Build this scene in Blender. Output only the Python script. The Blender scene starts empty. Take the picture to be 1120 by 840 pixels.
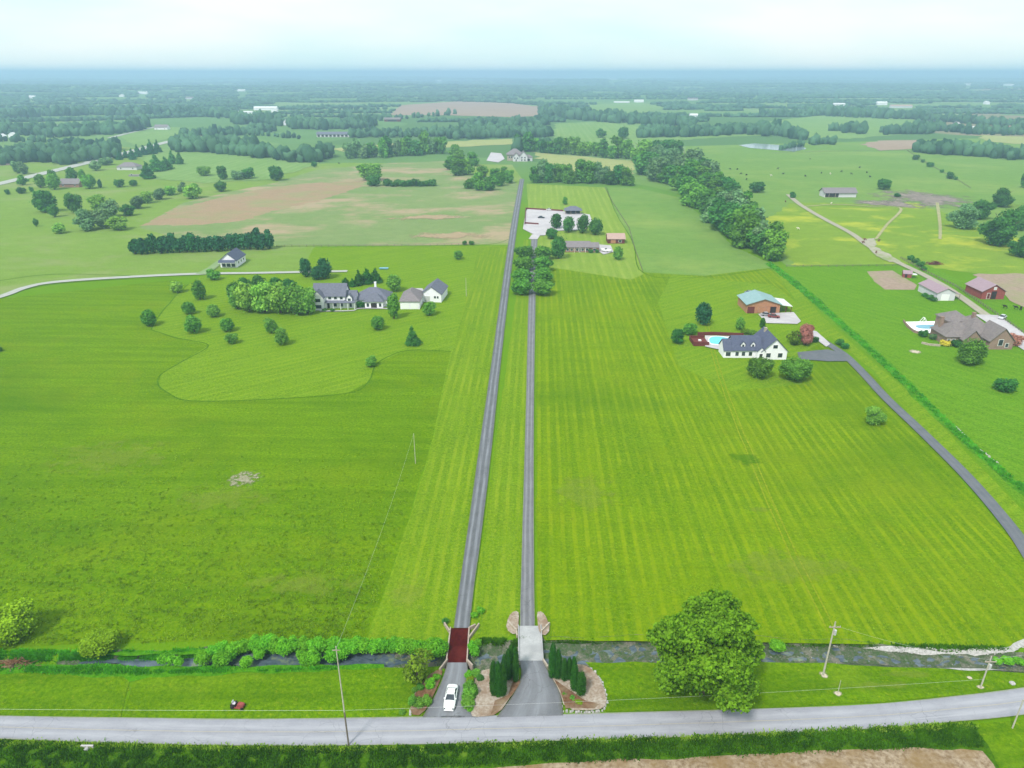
import bpy, math, random
import numpy as np
from mathutils import Vector, Matrix, noise as mnoise
from mathutils.geometry import tessellate_polygon
R = math.radians
rnd = random.Random(7)
NP = np.random.RandomState(11)

# ------------------------------------------------------------------ camera, sky, sun, exposure
sc = bpy.context.scene
H = 90.0; PITCH = 23.7; F = 776.0; ROLL = 0.0
cam = bpy.data.objects.new('camera', bpy.data.cameras.new('camera'))
sc.collection.objects.link(cam); sc.camera = cam
cam.data.sensor_width = 36; cam.data.lens = 36 * F / 1120
cam.data.clip_start = 1; cam.data.clip_end = 90000
cam.location = (0, 0, H); cam.rotation_euler = (R(90 - PITCH), 0, 0)

SUN_EL, SUN_AZ = 52, -148            # azimuth from +Y towards +X
world = bpy.data.worlds.new('World'); sc.world = world; world.use_nodes = True
wt = world.node_tree; wt.nodes.clear()
wo = wt.nodes.new('ShaderNodeOutputWorld'); wmix = wt.nodes.new('ShaderNodeMixShader')
sky = wt.nodes.new('ShaderNodeTexSky'); sky.sky_type = 'NISHITA'; sky.sun_disc = False
sky.sun_elevation = R(SUN_EL); sky.sun_rotation = R(SUN_AZ); sky.air_density = 1.2; sky.dust_density = 2
bg1 = wt.nodes.new('ShaderNodeBackground'); bg1.inputs['Strength'].default_value = 0.13
bg2 = wt.nodes.new('ShaderNodeBackground'); bg2.inputs['Strength'].default_value = 0.72
wt.links.new(sky.outputs[0], bg1.inputs[0])
tcw = wt.nodes.new('ShaderNodeTexCoord'); mpw = wt.nodes.new('ShaderNodeMapping'); mpw.inputs['Scale'].default_value = (1.0, 1.0, 5.0)
nzw = wt.nodes.new('ShaderNodeTexNoise'); nzw.inputs['Scale'].default_value = 2.2; nzw.inputs['Detail'].default_value = 4
rmw = wt.nodes.new('ShaderNodeMapRange'); rmw.inputs[1].default_value = .3; rmw.inputs[2].default_value = .7
rmw.inputs[3].default_value = .88; rmw.inputs[4].default_value = 1.0
crw = wt.nodes.new('ShaderNodeMix'); crw.data_type = 'RGBA'
crw.inputs[6].default_value = (.70, .98, 1.0, 1); crw.inputs[7].default_value = (.95, 1.0, .97, 1)
wt.links.new(tcw.outputs['Generated'], mpw.inputs[0]); wt.links.new(mpw.outputs[0], nzw.inputs['Vector'])
wt.links.new(nzw.outputs['Fac'], rmw.inputs[0]); wt.links.new(rmw.outputs[0], wmix.inputs[0])
rm2 = wt.nodes.new('ShaderNodeMapRange'); rm2.inputs[1].default_value = .3; rm2.inputs[2].default_value = .6
wt.links.new(nzw.outputs['Fac'], rm2.inputs[0]); wt.links.new(rm2.outputs[0], crw.inputs[0])
wt.links.new(crw.outputs[2], bg2.inputs[0])
wt.links.new(bg1.outputs[0], wmix.inputs[1]); wt.links.new(bg2.outputs[0], wmix.inputs[2])
wt.links.new(wmix.outputs[0], wo.inputs[0])
sl = bpy.data.lights.new('sun', 'SUN'); sl.energy = 2.6; sl.angle = R(9); sl.color = (1, .97, .9)
so = bpy.data.objects.new('sun', sl); sc.collection.objects.link(so)
_d = Vector((math.sin(R(SUN_AZ)) * math.cos(R(SUN_EL)), math.cos(R(SUN_AZ)) * math.cos(R(SUN_EL)), math.sin(R(SUN_EL))))
so.rotation_euler = _d.to_track_quat('Z', 'Y').to_euler()
sc.view_settings.view_transform = 'Standard'; sc.view_settings.look = 'None'
sc.view_settings.exposure = 0.62; sc.view_settings.gamma = 1
sc.cycles.use_denoising = True; sc.cycles.max_bounces = 5; sc.cycles.diffuse_bounces = 3
sc.cycles.volume_bounces = 1; sc.cycles.transparent_max_bounces = 8

# ------------------------------------------------------------------ geometry helpers
cp, sp = math.cos(R(PITCH)), math.sin(R(PITCH))
def ray(u, v):
    x = (u - 560) / F; y = -(v - 420) / F
    return Vector((x, cp + y * sp, -sp + y * cp))          # camera forward is (0,cp,-sp), up (0,sp,cp)
def G(u, v, z=0.0):
    d = ray(u, v); t = (H - z) / -d.z
    return Vector((d.x * t, d.y * t, z))
def mpp(u, v):
    p = G(u, v); return (p.y * cp + H * sp) / F
def dep(v): return math.atan2(-ray(560, v).z, ray(560, v).y)
def hgt(u, v, vt):                                         # height of a pole based at (u,v) whose top shows in row vt
    p = G(u, v); d = ray(u, vt); return H + d.z / d.y * p.y
COL = sc.collection
def mesh_np(name, V, Fq, mat, parent=None, loc=None, smooth=False, uv=None):
    V = np.asarray(V, dtype=np.float32); Fq = np.asarray(Fq, dtype=np.int32)
    m = bpy.data.meshes.new(name); k = Fq.shape[1]
    m.vertices.add(len(V)); m.vertices.foreach_set('co', V.ravel())
    m.loops.add(Fq.size); m.loops.foreach_set('vertex_index', Fq.ravel())
    m.polygons.add(len(Fq)); m.polygons.foreach_set('loop_start', np.arange(len(Fq), dtype=np.int32) * k)
    m.polygons.foreach_set('loop_total', np.full(len(Fq), k, dtype=np.int32))
    if uv is not None:
        l = m.uv_layers.new(name='UVMap'); l.data.foreach_set('uv', np.asarray(uv, np.float32)[Fq.ravel()].ravel())
    m.update(calc_edges=True)
    if smooth: m.polygons.foreach_set('use_smooth', np.ones(len(Fq), dtype=bool))
    m.materials.append(mat)
    return link(name, m, parent, loc)
def link(name, m, parent=None, loc=None):
    o = bpy.data.objects.new(name, m); COL.objects.link(o)
    if parent: o.parent = parent
    if loc is not None: o.location = loc
    return o
def tag(o, label=None, cat=None, group=None, kind=None):
    if label: o['label'] = label
    if cat: o['category'] = cat
    if group: o['group'] = group
    if kind: o['kind'] = kind
    return o
def empty(name, loc, rz=0, label=None, cat=None, group=None):
    o = bpy.data.objects.new(name, None); COL.objects.link(o); o.location = loc; o.rotation_euler = (0, 0, rz)
    o.empty_display_size = .5
    return tag(o, label, cat, group)
def dup(root, loc, rz=0, scale=None):
    r = root.copy(); COL.objects.link(r); r.location = loc; r.rotation_euler = (0, 0, rz)
    if scale: r.scale = scale
    for ch in kids[root.name]:
        c = ch.copy(); COL.objects.link(c); c.parent = r
    return r
kids = {}
class MB:
    def __init__(s): s.v = []; s.f = []
    def add(s, vs, fs):
        b = len(s.v); s.v += [tuple(p) for p in vs]; s.f += [tuple(i + b for i in f) for f in fs]; return s
    def box(s, x0, x1, y0, y1, z0, z1):
        return s.add([(x0,y0,z0),(x1,y0,z0),(x1,y1,z0),(x0,y1,z0),(x0,y0,z1),(x1,y0,z1),(x1,y1,z1),(x0,y1,z1)],
                     [(0,3,2,1),(4,5,6,7),(0,1,5,4),(1,2,6,5),(2,3,7,6),(3,0,4,7)])
    def prism(s, sec, ax, a0, a1):
        n = len(sec)
        g = (lambda p, a: (a, p[0], p[1])) if ax == 'x' else ((lambda p, a: (p[0], a, p[1])) if ax == 'y' else (lambda p, a: (p[0], p[1], a)))
        return s.add([g(p, a0) for p in sec] + [g(p, a1) for p in sec],
                     [tuple(range(n))[::-1], tuple(range(n, 2*n))] + [(i, (i+1) % n, (i+1) % n + n, i + n) for i in range(n)])
    def tube(s, p0, p1, r0, r1, n=8):
        p0, p1 = Vector(p0), Vector(p1); q = (p1 - p0).to_track_quat('Z', 'Y')
        vs = []
        for p, r in ((p0, r0), (p1, r1)):
            for i in range(n):
                a = 2*math.pi*i/n; vs.append(p + q @ Vector((math.cos(a)*r, math.sin(a)*r, 0)))
        return s.add(vs, [(i, (i+1) % n, (i+1) % n + n, i + n) for i in range(n)] + [tuple(range(n))[::-1], tuple(range(n, 2*n))])
    def build(s, name, mat, parent=None, loc=None, smooth=False, bevel=0):
        m = bpy.data.meshes.new(name); m.from_pydata(s.v, [], s.f); m.update(); m.materials.append(mat)
        import bmesh
        bm = bmesh.new(); bm.from_mesh(m); bmesh.ops.recalc_face_normals(bm, faces=bm.faces)
        if bevel: bmesh.ops.bevel(bm, geom=bm.edges[:], offset=bevel, segments=2, affect='EDGES')
        bm.to_mesh(m); bm.free()
        if smooth:
            for p in m.polygons: p.use_smooth = True
        return link(name, m, parent, loc)

# ------------------------------------------------------------------ materials
def newmat(name):
    m = bpy.data.materials.new(name); m.use_nodes = True; nt = m.node_tree; nt.nodes.clear()
    return m, nt, nt.nodes.new('ShaderNodeOutputMaterial')
def N(nt, t, **k):
    n = nt.nodes.new(t)
    for a, b in k.items():
        if a[0] == '_': n.inputs[a[1:].replace('_', ' ')].default_value = b
        else: setattr(n, a, b)
    return n
def c4(c): return (c[0], c[1], c[2], 1)
def mixc(nt, fac, a, b, bt='MIX'):
    m = nt.nodes.new('ShaderNodeMix'); m.data_type = 'RGBA'; m.blend_type = bt
    for s, x in ((0, fac), (6, a), (7, b)):
        if isinstance(x, (int, float)): m.inputs[s].default_value = x
        elif isinstance(x, tuple): m.inputs[s].default_value = c4(x)
        else: nt.links.new(x, m.inputs[s])
    return m.outputs[2]
def noise_n(nt, vec, scale, detail=3, rough=.55, lo=.35, hi=.65, dist=0):
    n = N(nt, 'ShaderNodeTexNoise', _Scale=scale, _Detail=detail, _Roughness=rough, _Distortion=dist)
    nt.links.new(vec, n.inputs['Vector'])
    r = nt.nodes.new('ShaderNodeMapRange'); r.inputs[1].default_value = lo; r.inputs[2].default_value = hi
    nt.links.new(n.outputs['Fac'], r.inputs[0]); return r.outputs[0]
def mapped(nt, vec, scale=(1,1,1), rz=0, loc=(0,0,0)):
    m = nt.nodes.new('ShaderNodeMapping'); m.inputs['Scale'].default_value = scale; m.inputs['Rotation'].default_value = (0, 0, rz)
    m.inputs['Location'].default_value = loc
    nt.links.new(vec, m.inputs[0]); return m.outputs[0]
def mathn(nt, op, a, b=0.0):
    m = nt.nodes.new('ShaderNodeMath'); m.operation = op
    for i, x in enumerate((a, b)):
        if isinstance(x, (int, float)): m.inputs[i].default_value = x
        else: nt.links.new(x, m.inputs[i])
    return m.outputs[0]
def finish(nt, out, col, rough=.9, bump=None, bstr=.5, bdist=.1, spec=.2, metal=0):
    b = N(nt, 'ShaderNodeBsdfPrincipled', _Roughness=rough, _Metallic=metal)
    b.inputs['Specular IOR Level'].default_value = spec
    if isinstance(col, tuple): b.inputs['Base Color'].default_value = c4(col)
    else: nt.links.new(col, b.inputs['Base Color'])
    if bump is not None:
        bp = N(nt, 'ShaderNodeBump', _Strength=bstr, _Distance=bdist); nt.links.new(bump, bp.inputs['Height'])
        nt.links.new(bp.outputs[0], b.inputs['Normal'])
    nt.links.new(b.outputs[0], out.inputs[0])
YAW = math.atan2(28, F)             # the drives and the mowing run this much to the right of +Y
def grass(name, c1, c2, stripes=0, sw=3.0, sang=YAW, extra=(), cross=0, fine=1.0, off=(0,0,0), line=0):
    """c1/c2 green tones; extra = [(colour, scale, lo, hi, strength)] patches; stripes = mowing lines"""
    m, nt, out = newmat(name)
    tc = nt.nodes.new('ShaderNodeTexCoord').outputs['Object']; tc = mapped(nt, tc, loc=off)
    big = noise_n(nt, tc, .012, 5, .6); mid = noise_n(nt, mapped(nt, tc, (.6, 1, 1)), .16, 5, .65, .3, .7)
    fin = noise_n(nt, tc, 1.5, 4, .8, .36, .66)
    col = mixc(nt, big, c1, c2)
    ln_ = noise_n(nt, mapped(nt, tc, (.22, 1, 1), loc=(3, 9, 0)), .5, 5, .75, .38, .62)
    col = mixc(nt, mathn(nt, 'MULTIPLY', ln_, .38*fine), col, tuple(x*.6 for x in c1))
    col = mixc(nt, mathn(nt, 'MULTIPLY', mid, .6), col, tuple(x*.6 for x in c1))
    fin2 = noise_n(nt, mapped(nt, tc, (.55, 1, 1)), .55, 5, .75, .36, .64)
    col = mixc(nt, mathn(nt, 'MULTIPLY', fin2, .5*fine), col, tuple(x*.62 for x in c1))
    col = mixc(nt, mathn(nt, 'MULTIPLY', fin, .7*fine), col, (c2[0]*1.65, c2[1]*1.35, c2[2]*1.6))
    fl = noise_n(nt, mapped(nt, tc, loc=(31, 5, 0)), .9, 5, .85, .57, .66)
    col = mixc(nt, mathn(nt, 'MULTIPLY', fl, .5*fine), col, (c2[0]*2.4+.03, c2[1]*1.45, c2[2]*3+.01))
    if stripes:
        s = noise_n(nt, mapped(nt, mapped(nt, tc, rz=sang), (1, .035, 1)), 1.0/sw, 2, .6, .42, .6)
        col = mixc(nt, mathn(nt, 'MULTIPLY', s, stripes*.6), col, (c2[0]*2.0, c2[1]*1.45, c2[2]*2.4))
        w = N(nt, 'ShaderNodeTexWave', bands_direction='X', _Scale=.314/(sw*1.1), _Distortion=.6, _Detail=1.0)
        nt.links.new(mapped(nt, tc, rz=sang), w.inputs['Vector'])
        w_ = nt.nodes.new('ShaderNodeMapRange'); w_.inputs[1].default_value = .55; w_.inputs[2].default_value = .9
        nt.links.new(w.outputs['Fac'], w_.inputs[0])
        brk = noise_n(nt, tc, .045, 5, .75, .38, .58)
        col = mixc(nt, mathn(nt, 'MULTIPLY', mathn(nt, 'MULTIPLY', w_.outputs[0], brk), min(1, stripes*1.05)), col, (c2[0]*2.3, c2[1]*1.5, c2[2]*3))
    if cross:
        s = noise_n(nt, mapped(nt, mapped(nt, tc, rz=sang), (.05, 1, 1)), .3, 2, .6, .4, .65)
        col = mixc(nt, mathn(nt, 'MULTIPLY', s, cross), col, tuple(x*.6 for x in c1))
    for (ec, sc_, lo, hi, st) in extra:
        e = noise_n(nt, mapped(nt, tc, (.7, 1, 1), loc=(sc_*1000, 7, 0)), sc_, 6, .68, lo, hi, .3)
        col = mixc(nt, mathn(nt, 'MULTIPLY', e, st), col, ec)
    hgtn = noise_n(nt, tc, 2.5, 3, .7, .2, .8)
    finish(nt, out, col, 1, hgtn, .6, .18, 0)
    return m
def rough_mat(name, c1, c2, scale=3, rough=.85, bstr=.3, lo=.35, hi=.65, det=5, spec=.2, metal=0, c3=None):
    m, nt, out = newmat(name); tc = nt.nodes.new('ShaderNodeTexCoord').outputs['Object']
    f = noise_n(nt, tc, scale, det, .65, lo, hi); col = mixc(nt, f, c1, c2)
    if name == 'red_timber':
        w = N(nt, 'ShaderNodeTexWave', bands_direction='Y', _Scale=1.1, _Distortion=.2); nt.links.new(tc, w.inputs['Vector']); col = mixc(nt, mathn(nt, 'MULTIPLY', w.outputs['Fac'], .45), col, (.02, .002, .002))
    if c3: col = mixc(nt, noise_n(nt, tc, scale*.13, 4, .6, .45, .7), col, c3)
    finish(nt, out, col, rough, f, bstr, .03, spec, metal); return m
def leafm(name, a, b, trans=.25, jit=.5, cl=5.0):
    a = tuple(x*1.35 for x in a); b = tuple(min(1, x*1.3) for x in b)
    m, nt, out = newmat(name)
    g = nt.nodes.new('ShaderNodeNewGeometry'); oi = nt.nodes.new('ShaderNodeObjectInfo')
    col = mixc(nt, g.outputs['Random Per Island'], a, b)
    tcl = nt.nodes.new('ShaderNodeTexCoord').outputs['Object']
    col = mixc(nt, mathn(nt, 'MULTIPLY', noise_n(nt, tcl, cl, 2, .6, .42, .62), .55), col, tuple(min(1, x*1.5) for x in b))
    hs = nt.nodes.new('ShaderNodeHueSaturation')
    r = nt.nodes.new('ShaderNodeMapRange'); r.inputs[3].default_value = 1-jit*.45; r.inputs[4].default_value = 1+jit*.6
    nt.links.new(oi.outputs['Random'], r.inputs[0]); nt.links.new(r.outputs[0], hs.inputs['Value'])
    r2 = nt.nodes.new('ShaderNodeMapRange'); r2.inputs[3].default_value = .5-.03*jit; r2.inputs[4].default_value = .5+.025*jit
    w = nt.nodes.new('ShaderNodeTexWhiteNoise'); w.noise_dimensions = '1D'; nt.links.new(oi.outputs['Random'], w.inputs['W'])
    nt.links.new(w.outputs['Value'], r2.inputs[0]); nt.links.new(r2.outputs[0], hs.inputs['Hue'])
    nt.links.new(col, hs.inputs['Color'])
    d = nt.nodes.new('ShaderNodeBsdfDiffuse'); t = nt.nodes.new('ShaderNodeBsdfTranslucent'); x = nt.nodes.new('ShaderNodeMixShader')
    x.inputs[0].default_value = trans
    nt.links.new(hs.outputs[0], d.inputs[0]); nt.links.new(hs.outputs[0], t.inputs[0])
    nt.links.new(d.outputs[0], x.inputs[1]); nt.links.new(t.outputs[0], x.inputs[2]); nt.links.new(x.outputs[0], out.inputs[0])
    return m
def shingle(name, a, b, sc_=1.2, metal=False, axis='X'):
    m, nt, out = newmat(name); tc = nt.nodes.new('ShaderNodeTexCoord').outputs['Object']
    w = N(nt, 'ShaderNodeTexWave', bands_direction='Z' if not metal else axis, _Scale=sc_, _Distortion=.4 if not metal else 0, _Detail=2)
    nt.links.new(tc, w.inputs['Vector'])
    col = mixc(nt, noise_n(nt, tc, 1.2, 6, .7), a, b)
    col = mixc(nt, mathn(nt, 'MULTIPLY', w.outputs['Fac'], .25), col, tuple(x*.6 for x in a))
    finish(nt, out, col, .5 if metal else .9, w.outputs['Fac'], .4, .05, .4 if metal else .1); return m
def brickm(name, a, b, mo, s=3.0):
    m, nt, out = newmat(name); tc = nt.nodes.new('ShaderNodeTexCoord').outputs['Object']
    br = N(nt, 'ShaderNodeTexBrick', _Scale=s, _Color1=c4(a), _Color2=c4(b), _Mortar=c4(mo)); br.inputs['Mortar Size'].default_value = .015
    sx = nt.nodes.new('ShaderNodeSeparateXYZ'); nt.links.new(tc, sx.inputs[0]); cx = nt.nodes.new('ShaderNodeCombineXYZ')
    nt.links.new(mathn(nt, 'ADD', sx.outputs[0], sx.outputs[1]), cx.inputs[0]); nt.links.new(sx.outputs[2], cx.inputs[1]); nt.links.new(cx.outputs[0], br.inputs['Vector'])
    col = mixc(nt, mathn(nt, 'MULTIPLY', noise_n(nt, tc, .9, 4, .7), .4), br.outputs['Color'], tuple(x*.6 for x in a))
    finish(nt, out, col, .9); return m
def road_mat(name, a, b, track, tpos=((.28, .09), (.7, .09)), tstr=.6, crack=.4, edge=None, centre=None, along=1.0):
    """uv: u across 0..1, v along in metres"""
    m, nt, out = newmat(name); t = nt.nodes.new('ShaderNodeTexCoord'); tc = t.outputs['Object']; uv = t.outputs['UV']
    sx = nt.nodes.new('ShaderNodeSeparateXYZ'); nt.links.new(uv, sx.inputs[0]); U = sx.outputs[0]
    wob = noise_n(nt, tc, .06, 3, .5, 0, 1); U = mathn(nt, 'ADD', U, mathn(nt, 'MULTIPLY', mathn(nt, 'SUBTRACT', wob, .5), .1))
    col = mixc(nt, noise_n(nt, tc, .35, 6, .7), a, b)
    col = mixc(nt, mathn(nt, 'MULTIPLY', noise_n(nt, tc, 4, 4, .7, .3, .7), .35), col, tuple(x*.7 for x in a))
    for p, w in tpos:
        d = mathn(nt, 'ABSOLUTE', mathn(nt, 'SUBTRACT', U, p))
        r = nt.nodes.new('ShaderNodeMapRange'); r.inputs[1].default_value = w*1.6; r.inputs[2].default_value = w*.3
        nt.links.new(d, r.inputs[0])
        k = mathn(nt, 'MULTIPLY', r.outputs[0], mathn(nt, 'MULTIPLY', noise_n(nt, mapped(nt, uv, (6, .12, 1)), 1, 4, .6, .25, .6), tstr))
        col = mixc(nt, k, col, track)
    if centre:
        d = mathn(nt, 'ABSOLUTE', mathn(nt, 'SUBTRACT', U, .5))
        r = nt.nodes.new('ShaderNodeMapRange'); r.inputs[1].default_value = .025; r.inputs[2].default_value = .008; nt.links.new(d, r.inputs[0])
        col = mixc(nt, mathn(nt, 'MULTIPLY', r.outputs[0], .55), col, centre)
    vor = N(nt, 'ShaderNodeTexVoronoi', feature='DISTANCE_TO_EDGE', _Scale=.35)
    wv = nt.nodes.new('ShaderNodeTexNoise'); wv.inputs['Scale'].default_value = .8; nt.links.new(tc, wv.inputs['Vector'])
    av = nt.nodes.new('ShaderNodeVectorMath'); av.operation = 'ADD'; nt.links.new(tc, av.inputs[0]); nt.links.new(wv.outputs['Color'], av.inputs[1])
    nt.links.new(av.outputs[0], vor.inputs['Vector'])
    r = nt.nodes.new('ShaderNodeMapRange'); r.inputs[1].default_value = .014; r.inputs[2].default_value = .004
    nt.links.new(vor.outputs['Distance'], r.inputs[0])
    sk = noise_n(nt, mapped(nt, uv, (9, .045, 1)), 1, 5, .7, .60, .68)
    col = mixc(nt, mathn(nt, 'MULTIPLY', sk, .4), col, tuple(x*.62 for x in a))
    ck = mathn(nt, 'MULTIPLY', r.outputs[0], mathn(nt, 'MULTIPLY', noise_n(nt, tc, .09, 3, .6, .48, .6), crack))
    col = mixc(nt, ck, col, (.06, .06, .06))
    if edge:
        d = mathn(nt, 'ABSOLUTE', mathn(nt, 'SUBTRACT', U, .5))
        d = mathn(nt, 'ADD', d, mathn(nt, 'MULTIPLY', noise_n(nt, tc, 1.1, 4, .7, 0, 1), .12))
        r = nt.nodes.new('ShaderNodeMapRange'); r.inputs[1].default_value = .5; r.inputs[2].default_value = .56; nt.links.new(d, r.inputs[0])
        col = mixc(nt, mathn(nt, 'MULTIPLY', r.outputs[0], .8), col, edge)
    finish(nt, out, col, .9, noise_n(nt, tc, 9, 3, .7), .2, .02, .15); return m

GR = (.115, .255, .004)
M = {}
M['road'] = road_mat('road_asphalt', (.26,.26,.30), (.31,.31,.35), (.37,.37,.41), ((.3,.12),(.72,.12)), .7, .35, (.2,.22,.12), (.38,.34,.26))
M['drive'] = road_mat('drive_asphalt', (.105,.11,.12), (.14,.145,.16), (.24,.25,.28), tstr=.8, crack=.5, edge=(.12,.16,.05))
M['drive2'] = road_mat('drive_old_asphalt', (.13,.13,.14), (.17,.17,.185), (.26,.26,.28), tstr=.7, crack=.5, edge=(.2,.24,.1))
M['flare'] = road_mat('drive_apron', (.135,.14,.155), (.18,.18,.2), (.25,.26,.29), ((.3,.12),(.62,.15)), tstr=.7, crack=.4, edge=(.1,.1,.07))
M['blacktop'] = road_mat('blacktop', (.11,.12,.14), (.15,.155,.175), (.18,.185,.2), tstr=.3, crack=.2)
M['lane'] = road_mat('gravel_lane', (.33,.34,.31), (.4,.4,.38), (.48,.47,.45), tstr=.5, crack=0, edge=(.15,.25,.06))
M['dirt'] = road_mat('dirt_track', (.3,.27,.2), (.35,.32,.25), (.42,.38,.32), tstr=.5, crack=0, edge=(.2,.28,.07))
M['concrete'] = rough_mat('concrete', (.42,.39,.41), (.5,.47,.49), .8, c3=(.38,.35,.38))
M['concrete_deck'] = rough_mat('concrete_deck', (.34,.34,.35), (.42,.42,.43), 2.5, c3=(.28,.28,.29))
M['red_deck'] = rough_mat('red_timber', (.05,.003,.003), (.075,.006,.005), 2, c3=(.095,.014,.012), spec=.05)
M['timber'] = rough_mat('weathered_timber', (.3,.23,.19), (.42,.35,.3), 3)
M['stone'] = rough_mat('stone', (.3,.24,.18), (.48,.42,.36), 2.5, bstr=.8)
M['white'] = rough_mat('white_siding', (.77,.74,.82), (.84,.82,.87), 1.5)
M['cream'] = rough_mat('pale_siding', (.55,.53,.58), (.62,.6,.64), 1.5)
M['trim'] = rough_mat('white_trim', (.8,.8,.8), (.84,.84,.84), 2)
M['gravel'] = rough_mat('gravel', (.25,.19,.14), (.42,.36,.31), 2.2, c3=(.2,.12,.07), bstr=.7)
M['lane_gravel'] = rough_mat('lane_gravel', (.3,.27,.2), (.38,.35,.29), .8, c3=(.22,.26,.1))
M['mulch'] = rough_mat('mulch', (.10,.045,.02), (.19,.10,.055), 2.0, c3=(.24,.18,.12), bstr=.7)
M['rock'] = rough_mat('white_rock', (.3,.29,.28), (.48,.46,.45), 2.5, bstr=.9)
M['soil'] = rough_mat('bare_soil', (.25,.18,.13), (.33,.24,.19), .5, c3=(.24,.24,.11))
M['mud'] = rough_mat('muddy_yard', (.17,.14,.12), (.3,.25,.22), .12, c3=(.2,.25,.1))
M['glass'] = rough_mat('window_glass', (.02,.025,.035), (.05,.06,.08), .5, rough=.15, spec=.6)
M['dark'] = rough_mat('dark_opening', (.02,.015,.015), (.04,.03,.03), 1)
M['wood_pole'] = rough_mat('pole_wood', (.36,.33,.27), (.5,.47,.4), 3)
M['pole_dark'] = rough_mat('creosote_wood', (.12,.1,.08), (.2,.17,.14), 3)
M['metal'] = rough_mat('galvanised_steel', (.5,.5,.5), (.6,.6,.6), 3, rough=.5, metal=.3)
M['bark'] = rough_mat('bark', (.06,.045,.03), (.12,.09,.065), 3, bstr=.8)
M['roof_grey'] = shingle('grey_shingle', (.12,.125,.165), (.175,.178,.23))
M['roof_slate'] = shingle('slate_blue_shingle', (.075,.085,.14), (.11,.12,.18))
M['roof_brown'] = shingle('brown_shingle', (.17,.145,.15), (.24,.205,.2))
M['roof_taupe'] = shingle('taupe_shingle', (.185,.16,.172), (.25,.22,.235))
M['roof_teal'] = shingle('teal_metal', (.2,.33,.34), (.27,.4,.42), 2.5, True)
M['roof_pink'] = shingle('faded_red_metal', (.30,.2,.24), (.36,.25,.30), 2.5, True)
M['roof_salmon'] = shingle('salmon_metal', (.4,.26,.22), (.47,.32,.28), 2.5, True)
M['roof_white'] = shingle('white_metal', (.66,.66,.66), (.75,.75,.75), 2.5, True)
M['brick'] = brickm('red_brick', (.27,.12,.08), (.34,.18,.12), (.35,.3,.26))
M['brick_o'] = brickm('orange_brick', (.42,.17,.08), (.5,.24,.13), (.4,.3,.24))
M['brick_b'] = brickm('brown_brick', (.26,.16,.13), (.34,.22,.17), (.35,.3,.27))
M['red'] = rough_mat('red_paint', (.22,.045,.04), (.32,.08,.07), 2)
M['redwood'] = rough_mat('dark_red_timber', (.10,.02,.018), (.17,.04,.035), 3)
M['pool'] = rough_mat('pool_water', (.06,.5,.62), (.12,.6,.72), .7, rough=.08, spec=.5, bstr=.05)
M['poolb'] = rough_mat('pool_water_blue', (.1,.3,.42), (.16,.38,.5), .7, rough=.08, spec=.5, bstr=.05)

# ------------------------------------------------------------------ the ground (carved for the stream, rolling far away)
_sc = [(-400,722),(0,722),(100,722),(200,722),(280,718),(400,719),(470,719),(530,717),(640,712),(760,712),(860,713),(920,714),(1000,719),(1120,724),(1500,735)]
_sp = [G(*p) for p in _sc]; SX = [p.x for p in _sp]; SY = [p.y for p in _sp]
_sw = [.3,.3,.6,1.3,1.8,1.9,1.6,2.0,2.3,2.3,2.2,1.8,1.3,1.2,1.2]
def stream_y(x): return np.interp(x, SX, SY) + .35*np.sin(np.asarray(x)*.35)
def stream_w(x): return np.interp(x, SX, _sw)
def sstep(t): t = np.clip(t, 0, 1); return t*t*(3-2*t)
def gz(x, y):
    x = np.asarray(x, float); y = np.asarray(y, float)
    d = np.abs(y - stream_y(x)) - stream_w(x)
    z = -1.0*sstep(1 - (d+.3)/1.5)
    r = np.hypot(x, y); k = sstep((r-2400)/2500)
    hills = 16*np.sin(x/900+.6)*np.cos(y/1300) + 12*np.sin(x/430+y/700+2) + 9*np.cos(y/380-x/1500) + 5*np.sin(x/210)*np.sin(y/250)
    k2 = sstep((r-7000)/9000)
    z += k*(hills*.55 + 6) + k2*(22*np.sin(x/2600+1.0)*np.cos(y/5200) + 14*np.sin(x/1100+3) - 4)
    z += 58*sstep((y-14000)/8000)*np.exp(-((x+.62*y)/(.22*y+1))**2)
    return z
def axis_pts(fine0, fine1, step, lim0, lim1, grow):
    a = list(np.arange(fine0, fine1, step)); s = step
    while a[-1] < lim1: s *= grow; a.append(a[-1]+s)
    b = [a[0]]; s = step
    while b[-1] > lim0: s *= grow; b.append(b[-1]-s)
    return np.array(b[::-1][:-1] + a)
gx = axis_pts(-110, 110, 1.0, -30000, 30000, 1.07)
gy1 = list(np.arange(80, 100, .3)); s = .5
while gy1[-1] < 29500: s = min(max(s*1.08, .5), 60 if gy1[-1] < 9000 else 300); gy1.append(gy1[-1]+s)
gy = np.array([-400, -200, -100, -50, 0, 30, 50, 60, 70] + gy1)
XX, YY = np.meshgrid(gx, gy); ZZ = gz(XX, YY)
nx, ny = len(gx), len(gy); idx = np.arange(nx*ny).reshape(ny, nx)
quads = np.stack([idx[:-1,:-1], idx[:-1,1:], idx[1:,1:], idx[1:,:-1]], -1).reshape(-1, 4)
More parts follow.
